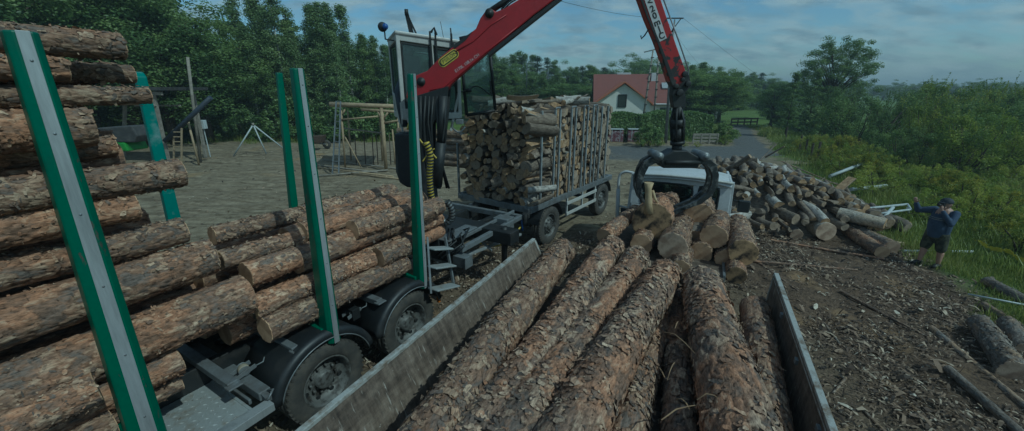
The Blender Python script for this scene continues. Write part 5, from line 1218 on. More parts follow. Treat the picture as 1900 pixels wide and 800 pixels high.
def leaf_obj(name,parts,mat,parent=None):
    V=[];F=[];C=[];o=0
    for v,f,c in parts: V.append(v);F.append(f+o);C.append(c);o+=len(v)
    return link(name,fast_mesh(name,np.concatenate(V),np.concatenate(F),mat,np.concatenate(C),smooth=False),parent)
def tree_proto(kind,seed):
    rs=np.random.RandomState(seed); H=12.0
    root=thing('tree','tree','tree')
    tk=MB(); parts=[]
    cl=[]           # cluster centres, radius
    if kind in('oak','round'):
        base=.22*H if kind=='oak' else .06*H; W=.34*H if kind=='oak' else .27*H
        tops=[]
        lean=rs.normal(0,.25,2); tp=[Vector((lean[0]*t,lean[1]*t,H*.72*t)) for t in (0,.3,.6,1)]; tk.tube(tp,[.28,.22,.15,.05],8)
        nc=110
        for k in range(nc):
            u=rs.rand()**.55; th=rs.rand()*6.28; z=rs.uniform(-1,1); q=math.sqrt(max(0,1-z*z)); 
            lob=1+.28*math.sin(3*th+seed)+.2*math.sin(5*z+th*2)
            c=np.array([W*q*math.cos(th)*u*lob,W*q*math.sin(th)*u*lob,(H+base)/2+(H-base)/2*z*u*(1+.1*rs.normal())]); cl.append((c,rs.uniform(.45,.95)))
            if k%5==0: h=min(c[2]*.75,H*.66); a=Vector((lean[0]*h/H,lean[1]*h/H,h*.85)); tk.tube([a,a.lerp(Vector(c),.5)+Vector((0,0,.3)),Vector(c)],[.09,.06,.02],5)
        dens=170; ls=.155; asp=.7
    elif kind=='big':
        base=.14*H; W=.40*H; tk.tube([Vector((0,0,0)),Vector((0,0,3)),Vector((.2,0,7))],[.32,.24,.1],8)
        for k in range(260):
            d_=rs.normal(0,1,3); d_/=np.linalg.norm(d_); u=rs.rand()**.42; lob=1+.13*math.sin(5*math.atan2(d_[1],d_[0])+4*d_[2]); c=np.array([W*d_[0]*u*lob*(1-.25*max(0,d_[2])),W*d_[1]*u*lob*(1-.25*max(0,d_[2])),(H+base)/2+(H-base)/2*d_[2]*u]); cl.append((c,rs.uniform(.4,.8)))
            if k%5==0: tk.tube([Vector((0,0,c[2]*.55)),Vector((0,0,c[2]*.55)).lerp(Vector(c),.5)+Vector((0,0,.2)),Vector(c)],[.1,.06,.02],5)
        dens=130; ls=.17; asp=.7
    elif kind in('birch','slim'):
        W=.13*H if kind=='birch' else .16*H; lean=rs.normal(0,.3,2); tp=[Vector((lean[0]*t,lean[1]*t,H*.97*t)) for t in (0,.3,.6,1)]; tk.tube(tp,[.13,.10,.06,.015],8)
        for k in range(130):
            t=rs.uniform(.16,1.0); prof=math.sin(math.pi*min(1,(t-.05)/1.0)**.8)**.7*(1.25-t*.85); th=rs.rand()*6.28; rr=W*prof*rs.uniform(.25,1.05)
            c=np.array([lean[0]*t+rr*math.cos(th),lean[1]*t+rr*math.sin(th),H*t-.2*rr]); cl.append((c,rs.uniform(.25,.6)))
            if k%4==0: a=Vector((lean[0]*t,lean[1]*t,H*t-.9*rr)) ; a.z=max(a.z,1); tk.tube([a,Vector(c)],[.03,.01],4)
        dens=125; ls=.145; asp=.7
    elif kind=='pine':
        W=.17*H; tp=[Vector((0,0,0)),Vector((.1,0,H*.5)),Vector((0,0,H))]; tk.tube(tp,[.17,.11,.02],8)
        for k in range(120):
            t=rs.uniform(.12,1.0); th=rs.rand()*6.28; rr=W*(1.08-t)*1.15*rs.uniform(.35,1)
            c=np.array([rr*math.cos(th),rr*math.sin(th),H*t-.12*rr]); cl.append((c,rs.uniform(.25,.5)))
        dens=85; ls=.2; asp=.28
    for c,r in cl:
        n=int(dens*r/.6*rs.uniform(.7,1.3)); d=rs.normal(0,1,(n,3)); d/=np.linalg.norm(d,axis=1)[:,None]; rr=r*rs.rand(n)**.45
        P=c+d*rr[:,None]*np.array([1.1,1.1,.75]); P[:,2]=np.maximum(P[:,2],.15)
        if kind=='birch': P[:,2]-=rs.rand(n)**2*.8*r
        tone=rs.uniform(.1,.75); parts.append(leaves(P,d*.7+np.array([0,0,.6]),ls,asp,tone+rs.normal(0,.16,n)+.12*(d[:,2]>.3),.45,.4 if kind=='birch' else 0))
    tr_=tk.build('trunk',M['birch_trunk'] if kind=='birch' else M['wood_trunk'],root)
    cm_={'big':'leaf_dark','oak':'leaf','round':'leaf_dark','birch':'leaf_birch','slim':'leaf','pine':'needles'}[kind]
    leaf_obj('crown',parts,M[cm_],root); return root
PT={}
for i,(k,n) in enumerate((('oak',2),('round',3),('birch',3),('slim',2),('pine',2),('big',1))):
    for j in range(n): PT[(k,j)]=tree_proto(k,40+i*10+j)
KN={'big':'broadleaf_tree','oak':'broadleaf_tree','round':'broadleaf_tree','birch':'birch_tree','slim':'broadleaf_tree','pine':'pine_tree'}
used=set()
def tree(kind,j,x,y,h,label,cat_='tree',group=None,wid=1.0,z=0.0):
    p=PT[(kind,j)]
    if (kind,j) in used: o=copy_tree(p)
    else: o=p; used.add((kind,j))
    o.name=KN[kind]; o.location=(x,y,z-.05); s=h/12.0; o.scale=(s*wid,s*wid,s); o.rotation_euler=(0,0,rnd.uniform(0,6.28))
    for ch in o.children: ch.name={'tr':'trunk','cr':'crown'}[ch.name[:2]]
    o['label']=label; o['category']=cat_
    if group: o['group']=group
    elif 'group' in o: del o['group']
    return o
def tz_(px,py,Y): return max(1.0,AY(px,py,Y).z)
def tx(px,Y,z=3.): return (px-950)/CF*(Y*math.cos(CP)-(z-CH)*math.sin(CP))
# left wood: front skirt of leafy trees, nearer at the left edge
for k,(px,Y,top) in enumerate([(-150,21,-150),(-60,23,-120),(20,24,-140),(95,25.5,-110),(165,27,-120),(235,27.5,-90),(300,29,-60),(350,30,-20),(380,31,50)]):
    tree('oak' if k%3==1 else 'round',k%2 if k%3==1 else k%3,tx(px,Y),Y+rnd.uniform(-.5,.5),tz_(px,top,Y),'dense leafy tree of the wood wall behind the left log stack',group='leafy trees of the left wood edge',wid=rnd.uniform(.85,1.1)*min(1.5,9.5/(tz_(px,top,Y)*.55)))
for k in range(14):
    px=-200+k*46
    if 375<px<455: continue
    Y=33+rnd.uniform(-1,3); tree(rnd.choice(['round','slim']),rnd.randint(0,1),tx(px,Y),Y,rnd.uniform(13,17) if px<380 else 11,'tall leafy tree deeper in the left wood',group='leafy trees deeper in the left wood',wid=rnd.uniform(1.0,1.3))
for k,(px,top,Y) in enumerate([(448,45,36),(468,-25,38),(490,-20,36),(515,10,39),(540,-35,37),(562,5,38),(588,-25,38),(612,-10,37),(632,12,38),(655,18,39),(676,42,39),(698,35,40),(718,62,40),(738,48,42),(476,25,35),(505,40,36),(548,30,35),(600,35,36),(640,50,37)]):
    tree('birch' if k%5 else 'slim',k%3 if k%5 else k%2,tx(px,Y),Y+rnd.uniform(-.6,.6),tz_(px,top+rnd.uniform(-12,30),Y),'slim birch with a pale trunk in the grove behind the pole frame',group='birches of the grove behind the yard',wid=rnd.uniform(.95,1.25))
for k in range(17):
    px=450+k*20; Y=42+rnd.uniform(-1,3); tree(rnd.choice(['slim','round','pine']),rnd.randint(0,1),tx(px,Y),Y,tz_(px,70+rnd.uniform(-30,30) if px>640 else 35,Y),'dark tree standing at the back of the birch grove',group='dark trees behind the birches',wid=1.3)
# understorey bushes along the foot of the wood
def bush_proto(seed,mat,W,Hh,n,ls,asp,up=0):
    rs=np.random.RandomState(seed); root=thing('bush','bush','bush'); parts=[]; st=MB()
    for k in range(n):
        th=rs.rand()*6.28; u=rs.rand()**.6; h=rs.uniform(.08,1); prof=math.sqrt(max(.05,1-(h-.25)**2*1.5)); c=np.array([W*u*prof*math.cos(th),W*u*prof*math.sin(th),Hh*h*(1-.25*u)])
        m=int(60*rs.uniform(.6,1.3)); d=rs.normal(0,1,(m,3)); d/=np.linalg.norm(d,axis=1)[:,None]; r=rs.uniform(.2,.4)*Hh/2.5
        P=c+d*(r*rs.rand(m)**.5)[:,None]; P[:,2]=np.abs(P[:,2])+.03; tone=rs.uniform(.1,.8)
        parts.append(leaves(P,d*.6+np.array([0,0,.7]),ls,asp,tone+rs.normal(0,.15,m),.5))
        if k%6==0: st.tube([Vector((0,0,0)),Vector(c*.5)+Vector((0,0,.1)),Vector(c)],[.03,.02,.008],4)
    st.build('stem',M['wood_trunk'],root); leaf_obj('foliage',parts,M[mat],root); return root
def willow_proto(seed,mat='leaf_willow',H=4.5,W=2.3,shoots=16):
    rs=np.random.RandomState(seed); root=thing('willow_shrub','willow','shrub'); parts=[]; st=MB()
    lobes=[(rs.normal(0,W*.42,2),rs.uniform(.62,.98)*H,rs.uniform(.8,1.3)) for _ in range(5)]
    for (xy,h,w) in lobes:
        for k in range(15):
            u=rs.rand()**.5; th=rs.rand()*6.28; z=h*rs.uniform(.12,1); pr=math.sqrt(max(.04,1-(z/h)**2.2)); c=np.array([xy[0]+w*u*pr*math.cos(th),xy[1]+w*u*pr*math.sin(th),z])
            m=int(rs.uniform(60,110)); d=rs.normal(0,1,(m,3)); d/=np.linalg.norm(d,axis=1)[:,None]; r=rs.uniform(.28,.5)
            q=c+d*(r*rs.rand(m)**.5)[:,None]*np.array([.9,.9,1.15]); q[:,2]=np.abs(q[:,2])+.02; tone=rs.uniform(.0,.8)
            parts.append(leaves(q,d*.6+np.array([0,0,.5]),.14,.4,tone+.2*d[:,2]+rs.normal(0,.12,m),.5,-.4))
            if k%3==0: st.tube([Vector((xy[0]*.2,xy[1]*.2,0)),Vector((xy[0]*.7,xy[1]*.7,z*.5)),Vector(c)],[.05,.03,.008],5)
    for k in range(shoots):
        xy,h,w=lobes[k%5]; p=np.array([xy[0]+rs.normal(0,w*.4),xy[1]+rs.normal(0,w*.4),h*.75]); t=rs.rand(45)[:,None]; d=np.array([rs.normal(0,.25),rs.normal(0,.25),1.0]); q=p+d*t*rs.uniform(.7,1.5)+rs.normal(0,.07,(45,3))*(1.1-t)
        parts.append(leaves(q,rs.normal(0,1,(45,3)),.13,.33,rs.uniform(.3,.9)+rs.normal(0,.1,45),.5,-1)); st.tube([Vector(p),Vector(p+d*1.0)],[.012,.004],4)
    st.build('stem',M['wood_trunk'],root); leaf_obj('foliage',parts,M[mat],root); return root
BP_={'b0':bush_proto(1,'leaf_dark',1.5,2.2,60,.13,.7),'b1':bush_proto(2,'leaf',1.3,1.8,55,.12,.7),'w0':willow_proto(3),'w1':willow_proto(4,'leaf_willow',4.5,2.5),'w2':willow_proto(5,'leaf',4.5,2.2),'g0':bush_proto(6,'leaf_gold',.8,1.2,34,.07,.35),'g1':bush_proto(7,'leaf_willow',.9,1.1,36,.08,.3)}
BN={'b':'bush','w':'willow_shrub','g':'weed_clump'}; CN={'b':'bush','w':'shrub','g':'weeds'}; ub=set()
def bush(k,x,y,s,label,group,sz=None,z=None):
    o=BP_[k]
    if k in ub: o=copy_tree(o)
    ub.add(k); o.name=BN[k[0]]; o.location=(x,y,(gz(x,y) if y<40 else 0) if z is None else z); o.scale=(s,s,sz or s); o.rotation_euler=(0,0,rnd.uniform(0,6.28))
    for c in o.children: c.name='stem' if c.name.startswith('stem') else 'foliage'
    o['label']=label; o['category']=CN[k[0]]; o['group']=group; return o
for k in range(26):
    px=-120+k*34+rnd.uniform(-8,8); Y=23.5+max(0,(px+120))/400*6.5+rnd.uniform(-.6,.6) if px<320 else 33+rnd.uniform(-1.5,.5)
    bush('b0' if k%3 else 'b1',tx(px,Y,1),Y,rnd.uniform(1.0,1.7),'dark bush at the foot of the left wood','bushes at the foot of the left wood')
# far belt of trees: left of the house, behind the house, beyond the field
def belt(x0,x1,n,Y,tops,label,group,kinds=('round','slim','pine','oak')):
    for k in range(n):
        px=x0+(x1-x0)*(k+.5)/n+rnd.uniform(-.3,.3)*(x1-x0)/n; y=Y+rnd.uniform(-5,5); top=np.interp(px,[t[0] for t in tops],[t[1] for t in tops])+rnd.uniform(-7,7); kd=rnd.choice(kinds)
        h=tz_(px,top,y); tree(kd,rnd.randint(0,1),tx(px,y,h/2),y,h,label,group=group,wid=rnd.uniform(1.2,1.8)*min(1.6,max(1,9/h)))
belt(740,1140,30,66,[(740,120),(860,95),(935,92),(985,105),(1060,115),(1110,128),(1160,125)],'tree in the belt behind the caged trailer','trees of the belt behind the caged trailer',('slim','pine','birch','round'))
belt(860,1140,22,54,[(860,120),(935,118),(985,135),(1060,140),(1110,145),(1140,150)],'lower tree in front of the belt behind the caged trailer','lower trees of that belt',('slim','round','birch'))
belt(1100,1300,12,72,[(1100,128),(1150,112),(1195,100),(1240,108),(1300,122)],'tall dark tree behind the house','trees behind the house',('oak','round'))
belt(1270,1345,9,50,[(1270,122),(1300,118),(1345,135)],'leafy tree right of the house behind the crane jib','leafy trees right of the house',('slim','oak','birch'))
belt(1290,1500,22,95,[(1290,122),(1350,128),(1400,138),(1450,148),(1500,152)],'far tree of the wood beyond the green field','trees of the wood beyond the green field',('round','pine','slim'))
belt(1320,1480,14,80,[(1320,150),(1400,160),(1480,168)],'low tree in front of the wood beyond the field','low trees beyond the field',('round','slim'))
belt(1450,2050,30,150,[(1450,152),(1700,150),(1900,148),(2050,146)],'distant tree on the horizon at the right','distant trees on the right horizon',('round','oak'))
# the big tree that stands above the willows, and its neighbours
tree('big',0,tx(1566,40,8),40,tz_(1568,60,40),'big dark tree rising alone above the willow thicket',wid=1.0)
for px,top,Y,k in ((1470,135,34,'slim'),(1440,140,42,'round'),(1510,130,38,'slim'),(1432,150,55,'round')): tree(k,0,tx(px,Y),Y,tz_(px,top,Y),'small tree left of the big dark tree, near the lane',group='small trees near the lane',wid=1.3)
# willow thicket
wl_=[]
for row,(Y,pxs,top) in enumerate([(33,range(1560,2060,36),150),(28,range(1600,2100,42),158),(23,range(1660,2120,52),176),(19.5,range(1730,2150,62),200),(17,range(1800,2250,80),215)]):
    for px in pxs:
        p=px+rnd.uniform(-14,14); y=Y+rnd.uniform(-.9,.9); tp=top+rnd.choice([-16,-4,8,22,45])+rnd.uniform(-8,8)+max(0,(1620-p))*.25+ (45 if row==4 and p<1780 else 0); h=tz_(p,tp,y); x=tx(p,y,2)
        dark=rnd.random()<.25; bush(rnd.choice(['w0','w1','w2']) if not dark else 'w2',x,y,h/4.5*rnd.uniform(.95,1.35),('yellow-green willow shrub in the thicket' if row<3 else 'tall feathery willow shrub at the front of the thicket'),('willow shrubs of the rear thicket' if row<3 else 'willow shrubs at the front of the thicket'),sz=h/4.5)
for px,Y in ((1462,42),(1490,39),(1512,37),(1530,35),(1545,32)): bush('b1',tx(px,Y,1),Y,rnd.uniform(.9,1.2),'dull brownish bush at the left end of the willow thicket','dull bushes at the left end of the thicket')
for k in range(60):
    Y=rnd.uniform(11,27); x=side_x(GRASS_EDGE,np.array([Y]))[0]+rnd.uniform(1.2,4.5); bush(rnd.choice(['g0','g1','g1']),x,Y,rnd.uniform(.7,1.15),'clump of yellowish weeds on the bank behind the cordwood heap','weed clumps on the grassy bank')
for k in range(75):
    Y=rnd.uniform(6,16.5); x=side_x(GRASS_EDGE,np.array([Y]))[0]+rnd.uniform(2.8,10); bush(rnd.choice(['g0','g1','g1']),x,Y,rnd.uniform(.6,1.0),'clump of weeds in the tall grass around the standing person','weed clumps near the person')
# grass: blades on the right bank, and sparse growth elsewhere
def grass(name,n,xr,yr,dens,h,wd,label):
    x=RS.uniform(*xr,n*3); y=RS.uniform(*yr,n*3); k=dens(x,y)>RS.rand(n*3); x=x[k][:n]; y=y[k][:n]; n=len(x); g,r,l=masks(x,y); z=ground_z(x,y,g,l)-.03
    cl=vn(np.stack([x*.7,y*.7,x*0],1),77); hh=h*RS.uniform(.5,1.3,n)*(.5+cl); a=RS.rand(n)*6.28; be=RS.uniform(.1,.6,n)*hh; d=np.stack([np.cos(a),np.sin(a),a*0],1); w=np.stack([-np.sin(a),np.cos(a),a*0],1)*(wd*RS.uniform(.6,1.4,n))[:,None]
    b=np.stack([x,y,z],1); m=b+d*(be*.3)[:,None]; m[:,2]+=hh*.6; t=b+d*be[:,None]; t[:,2]+=hh*.95
    V=np.stack([b-w,b+w,m+w*.7,m-w*.7,t+w*.12,t-w*.12],1).reshape(-1,3); kk=np.arange(n)*6; F=np.concatenate([np.stack([kk,kk+1,kk+2,kk+3],1),np.stack([kk+3,kk+2,kk+4,kk+5],1)])
    c=np.clip(.15+cl*.6+RS.normal(0,.18,n),0,1); C=np.repeat(np.stack([c,c,c],1),6,0); o=link(name,fast_mesh(name,V,F,M['grassm'],C,smooth=False)); o['kind']='stuff'; o['label']=label
def dg(x,y):
    g,r,l=masks(x,y); return g*(r<.3)
def right(x,y): return dg(x,y)*((np.hypot(x-9.2,y-7.6)>1.5))*np.clip((x-side_x(GRASS_EDGE,y)+.3)/1.6,0.12,1)
grass('tall_grass',60000,(7,26),(4,30),right,.42,.010,'tall grass on the bank at the right')
grass('short_grass',45000,(6.5,14),(3,14),lambda x,y:dg(x,y)*(np.hypot(x-9.2,y-7.6)>.5),.13,.006,'short grass at the edge of the bark litter')
grass('short_grass',16000,(11,26),(24,44),dg,.35,.02,'grass beside the lane')
grass('yard_grass',16000,(-34,0),(26,35),lambda x,y:dg(x,y),.32,.018,'grass strip in front of the wood')
# ------------------------------------------------------------------ house, hedge, field
hz0=AY(1125,215,44); hz1=AY(1238,215,44)
Hs=thing('house','white rendered house with a red tiled roof behind the hedge','house',((hz0.x+hz1.x)/2,46,0),R(-9))
wall_m=worn('cream_render',(.78,.76,.68),(.66,.64,.56),.9,0,2,.5,.8,.1); 
m,nt,b,o=newmat('red_roof_tiles'); v=ocoord(nt); w_=N(nt,'ShaderNodeTexWave',wave_type='BANDS',bands_direction='Z'); w_.inputs['Scale'].default_value=5; nt.links.new(v,w_.inputs[0]); nb=noise(nt,v,3,4)
cc_=mix(nt,(.24,.08,.06),(.16,.062,.052),nb); nt.links.new(mix(nt,cc_,ramp(nt,w_.outputs[0],[(0,.65),(.5,1)]),1,'MULTIPLY'),b.inputs['Base Color']); b.inputs['Roughness'].default_value=.8; M['tiles']=m
m2=m.copy(); m2.name='orange_roof_tiles'; M['tiles2']=m2
for n_ in m2.node_tree.nodes:
    if n_.type=='MIX' and not n_.inputs[6].is_linked and not n_.inputs[7].is_linked: n_.inputs[6].default_value=(.5,.16,.07,1); n_.inputs[7].default_value=(.42,.13,.06,1)
HW,HD,HE,HR=8.2,7.0,2.7,5.4
mb=MB(); mb.box((0,0,HE/2),(HW,HD,HE))
mb.prism([Vector((-HW/2,-HD/2,HE)),Vector((-HW/2,HD/2,HE)),Vector((-HW/2,0,HR-.15))],Vector((.25,0,0))) ; mb.prism([Vector((HW/2,-HD/2,HE)),Vector((HW/2,HD/2,HE)),Vector((HW/2,0,HR-.15))],Vector((.25,0,0)))
GX0,GX1,GY=-4.3,1.1,-HD/2-1.6   # front gable
gm=(GX0+GX1)/2
mb.prism([Vector((GX0,GY+.9,0)),Vector((GX1,GY+.9,0)),Vector((GX1,GY+.9,HE-.1)),Vector((gm,GY+.9,4.35)),Vector((GX0,GY+.9,HE-.1))],Vector((0,1.8,0)))
hwl=mb.build('wall',wall_m,Hs)
mb=MB()
for s in (-1,1): mb.prism([Vector((-HW/2-.4,s*(HD/2+.45),HE-.3)),Vector((HW/2+.4,s*(HD/2+.45),HE-.3)),Vector((HW/2+.4,0,HR)),Vector((-HW/2-.4,0,HR))],Vector((0,0,.14)))
ro=mb.build('roof',M['tiles'],Hs)
mb=MB()
for s,e in ((-1,GX0-.35),(1,GX1+.35)): mb.prism([Vector((e,GY-.35,HE-.35)),Vector((gm,GY-.35,4.55)),Vector((gm,-1.2,4.55)),Vector((e,-2.6,HE-.35))],Vector((0,0,.14)))
mb.build('gable_roof',M['tiles2'],Hs)
mb=MB(); mb.box((gm-.1,GY-.01,2.75),(.75,.06,1.15)); wn=mb.build('window',M['glass_dark'],Hs)
mb=MB(); 
for p,q in (((-.4,2.15),(.4,2.15)),((-.4,3.35),(.4,3.35)),((-.4,2.15),(-.4,3.35)),((.4,2.15),(.4,3.35))): mb.bar((gm-.1+p[0],GY-.03,p[1]),(gm-.1+q[0],GY-.03,q[1]),.07,.07)
mb.build('window_frame',M['black'],wn)
mb=MB(); mb.box((1.9,-.7,5.1),(.6,.6,.9)); mb.build('chimney',M['white'],ro,.02)
mb=MB(); mb.prism([Vector((2.6,-2.2,3.95)),Vector((3.3,-2.2,3.95)),Vector((3.3,-1.5,4.5)),Vector((2.6,-1.5,4.5))],Vector((0,-.05,.1))); mb.build('skylight',M['alu'],ro)
mb=MB(); mb.box((-1.2,.2,5.5),(1.5,.5,.25)); mb.build('ridge_vent',M['white'],ro,.02)
mb=MB(); mb.tube([(HW/2+.1,-HD/2-.1,0),(HW/2+.1,-HD/2-.1,HE-.2)],.07,8); mb.tube([(-HW/2-.4,-HD/2-.5,HE-.28),(HW/2+.4,-HD/2-.5,HE-.28)],.06,8); mb.build('gutter',M['white'],Hs)
mb=MB(); mb.box((2.9,-HD/2-.01,1.5),(1.1,.06,1.1)); mb.build('window',M['glass_dark'],Hs)
# hedge
def hedge(A,B,w,h,label,n,mat='leaf_dark',name='hedge'):
    A=Vector((A[0],A[1],0));B=Vector((B[0],B[1],0)); d=(B-A); L=d.length; d.normalize(); nn=np.array([-d.y,d.x,0]); dd=np.array(d)
    q=RS.rand(n,3); face=RS.rand(n); s=q[:,0]*L; t=np.where(face<.6,RS.choice([-.5,.5],n),q[:,1]-.5)*w; z=np.where(face<.6,q[:,2]*h,h)+RS.normal(0,.06,n); t=t+RS.normal(0,.07,n)
    bumpy=.18*np.sin(s*1.7)*np.cos(s*.6); P=np.array(A)+dd*s[:,None]+nn*t[:,None]; P[:,2]=np.clip(z+bumpy*(z/h),.05,None)
    nr=np.where((face<.6)[:,None],nn*np.sign(t)[:,None],np.array([0,0,1.]))
    root=thing(name,label,'hedge'); leaf_obj('foliage',[leaves(P,nr,.17,.7,.35+.3*vn(P*1.3,4)+RS.normal(0,.15,n),.5)],M[mat],root)
    mb=MB(); c=(A+B)/2; mb.bar(A+Vector((0,0,h*.47)),B+Vector((0,0,h*.47)),w*.8,h*.9); mb.build('branch_core',worn('hedge_core',(.03,.035,.015),(.05,.045,.03),.95),root,.1)
ha=G(1128,268); hb=G(1332,268)
hedge((ha.x-1.5,31.8),(hb.x+.6,32.4),1.4,2.0,'long clipped dark hedge in front of the house',60000)
for px,Y,s,k in ((1340,30.5,.9,'b1'),(1352,32,.8,'g1'),(1346,29.3,.7,'g1'),(1362,33,.7,'g1'),(1205,28.2,.9,'b1'),(1192,28,.7,'g1'),(1222,28.0,.65,'g1'),(1295,27.8,.4,'g1'),(1270,28,.4,'g1')):
    bush(k,tx(px,Y,.5),Y,s,'light green bush by the hedge and the gravel strip','light bushes by the hedge')
# pallets of purple-wrapped bricks
for px,lab in ((1141,'pallet of dark red bricks nearest the cage trailer'),(1153,'middle pallet of dark red bricks before the hedge'),(1177,'right pallet of dark red bricks before the hedge')):
    g_0=G(px,264 if px!=1153 else 260); e=thing('brick_pallet',lab,'pallet',(g_0.x,g_0.y,0),R(-10)); bmx=worn('red_bricks',(.17,.065,.08),(.36,.32,.33),.85,0,5,.5,.6,.3) if 'brk' not in M else M['brk']; M['brk']=bmx
    mb=MB(); 
    for i in range(5):
        for j in range(4): mb.box((-.44+i*.22,-.0+0,.2+j*.2),(.213,.9,.19))
    mb.build('bricks',bmx,e,.01)
    mb=MB(); [mb.box((0,y,.04),(1.1,.12,.08)) for y in (-.38,0,.38)]; mb.build('pallet_base',M['timber'],e)
    mb=MB(); mb.box((0,0,1.0),(1.12,.93,.02)); [mb.box((x,0,.55),(.03,.925,.9)) for x in (-.3,.3)]; mb.build('wrapping',M['pvc'],e,.01)
# low plank box by the gravel strip, far fence, field features
def fence(A,B,n,h,rails,label,mat='greytimber',name='wooden_fence',ps=.1):
    A=Vector((*A,0));B=Vector((*B,0)); e=thing(name,label,'fence',A); 
    for k in range(n+1):
        p=(B-A)*k/n; mb=MB(); mb.bar(p,p+Vector((0,0,h)),ps,ps); mb.build('post',M[mat],e)
    for z in rails: mb=MB(); mb.bar((0,0,z),(B-A)+Vector((0,0,z)),.05,.16); mb.build('rail',M[mat],e)
    return e
a,b_=G(1285,267),G(1330,267); fence((a.x,a.y),(b_.x,b_.y),3,.75,(.2,.45,.68),'low grey plank fence at the edge of the gravel strip')
a,b_=G(1356,233),G(1404,232); fence((a.x,a.y),(b_.x,b_.y),4,.8,(.35,.7),'dark rail fence across the end of the lane','wood_trunk',ps=.1)
for k,(px,py,h) in enumerate([(1457,262,1.3),(1482,284,1.35),(1493,290,1.2),(1512,308,1.5),(1503,300,1.2)]):
    p=G(px,py); mb=MB(); mb.bar((0,0,-.1),(rnd.uniform(-.05,.05),0,h*.85),.08,.08); o=mb.build('fence_post',M['wood_trunk'],None,.01); o.location=p; tag(o,'old fence post standing in the tall weeds beside the lane','post','old fence posts beside the lane')
mb=MB(); mb.box((0,0,.6),(3.4,1.6,.9)); mb.box((0,0,1.2),(2.0,1.5,.5)); o=mb.build('parked_car',M['white'],None,.12); p=G(1302,222); o.location=p; tag(o,'pale car roof glimpsed over the hedge right of the jib','car')
w=MB(); 
for x in (-1.1,1.1):
    for y in (-.8,.8): w.lathe([(.001,-.1),(.3,-.1),(.3,.1),(.001,.1)],(x,y,.3),(0,1,0),16)
w.build('wheel',M['rubber'],o)
tree('pine',0,tx(1331,44),44,2.6,'small dark conifer by the pale car',wid=1.7)
# utility pole with an A-frame of two legs beyond the hedge, its crossarm, wires
up=thing('power_pole','twin-legged concrete power pole with rungs in front of the house','pole',(AY(1200,230,36).x,36,0))
ax_=up.location.x
def ua(px,py,Y=36): v=AY(px,py,Y); return Vector((v.x-ax_,Y-36,v.z))
mb=MB(); mb.tube([Vector((ua(1190,240).x,0,0)),ua(1212,92)],[.10,.06],8); mb.build('leg',M['greytimber'],up)
mb=MB(); mb.tube([Vector((ua(1212,240).x,0,0)),ua(1223,92)],[.10,.06],8); mb.build('leg',M['greytimber'],up)
mb=MB(); 
for k in range(11):
    t=k/11; p=Vector((ua(1190,240).x,0,0)).lerp(ua(1212,92),t); mb.bar(p+Vector((-.14,-.1,0)),p+Vector((.14,-.1,0)),.05,.07); p=Vector((ua(1212,240).x,0,0)).lerp(ua(1223,92),t); mb.bar(p+Vector((-.13,-.1,0)),p+Vector((.13,-.1,0)),.05,.07)
mb.build('rung',M['black'],up)
mb=MB(); mb.bar(ua(1195,97),ua(1232,88),.08,.1); mb.build('crossarm',M['galv'],up)
p2=thing('utility_pole','thin utility pole whose crossarm shows beside the crane jib','pole',(AY(1262,200,30).x,30,0)); ax2=p2.location.x
def ub_(px,py): v=AY(px,py,30); return Vector((v.x-ax2,0,v.z))
mb=MB(); mb.tube([Vector((ub_(1238,240).x,0,0)),ub_(1246,100),ub_(1252,36)],[.12,.10,.05],8); mb.build('mast',M['galv'],p2)
mb=MB(); mb.bar(ub_(1234,34),ub_(1268,34),.06,.08); mb.bar(ub_(1246,58),ub_(1264,34),.05,.05); mb.tube([ub_(1246,60),ub_(1252,48)],.05,6); mb.build('crossarm',M['black'],p2)
def wire(a,b_,sag,label): 
    a=Vector(a);b_=Vector(b_); pts=[a.lerp(b_,t)+Vector((0,0,-sag*4*t*(1-t))) for t in [i/16 for i in range(17)]]; mb=MB(); mb.tube(pts,.008,4); o=mb.build('power_line',M['black'],None); tag(o,label,'cable','power lines in the sky')
cA=ub_(1234,34)+Vector((ax2,30,0)); cB=ub_(1268,34)+Vector((ax2,30,0))
wire(cA,AY(900,-40,16),.3,'thin power line crossing the sky left of the jib')
wire(cB,AY(1560,240,70),.5,'thin power line dropping to the right of the jib'); wire(cA,AY(1320,140,62),.4,'thin power line running from the crossarm to the far trees')
for px,top,Y,lab in ((977,118,52,'tall thin street lamp above the caged firewood'),(1033,145,60,'short street lamp left of the house')):
    s=thing('street_lamp',lab,'lamp',(tx(px,Y,3),Y,0)); h=tz_(px,top,Y); mb=MB(); mb.tube([(0,0,0),(0,0,h-.1),(.15,0,h+.05),(.7,0,h+.12)],[.09,.06,.05,.04],8); mb.build('pole',M['galv'],s); mb=MB(); mb.box((.95,0,h+.1),(.6,.22,.1)); mb.build('lamp_head',M['alu'],s,.02)
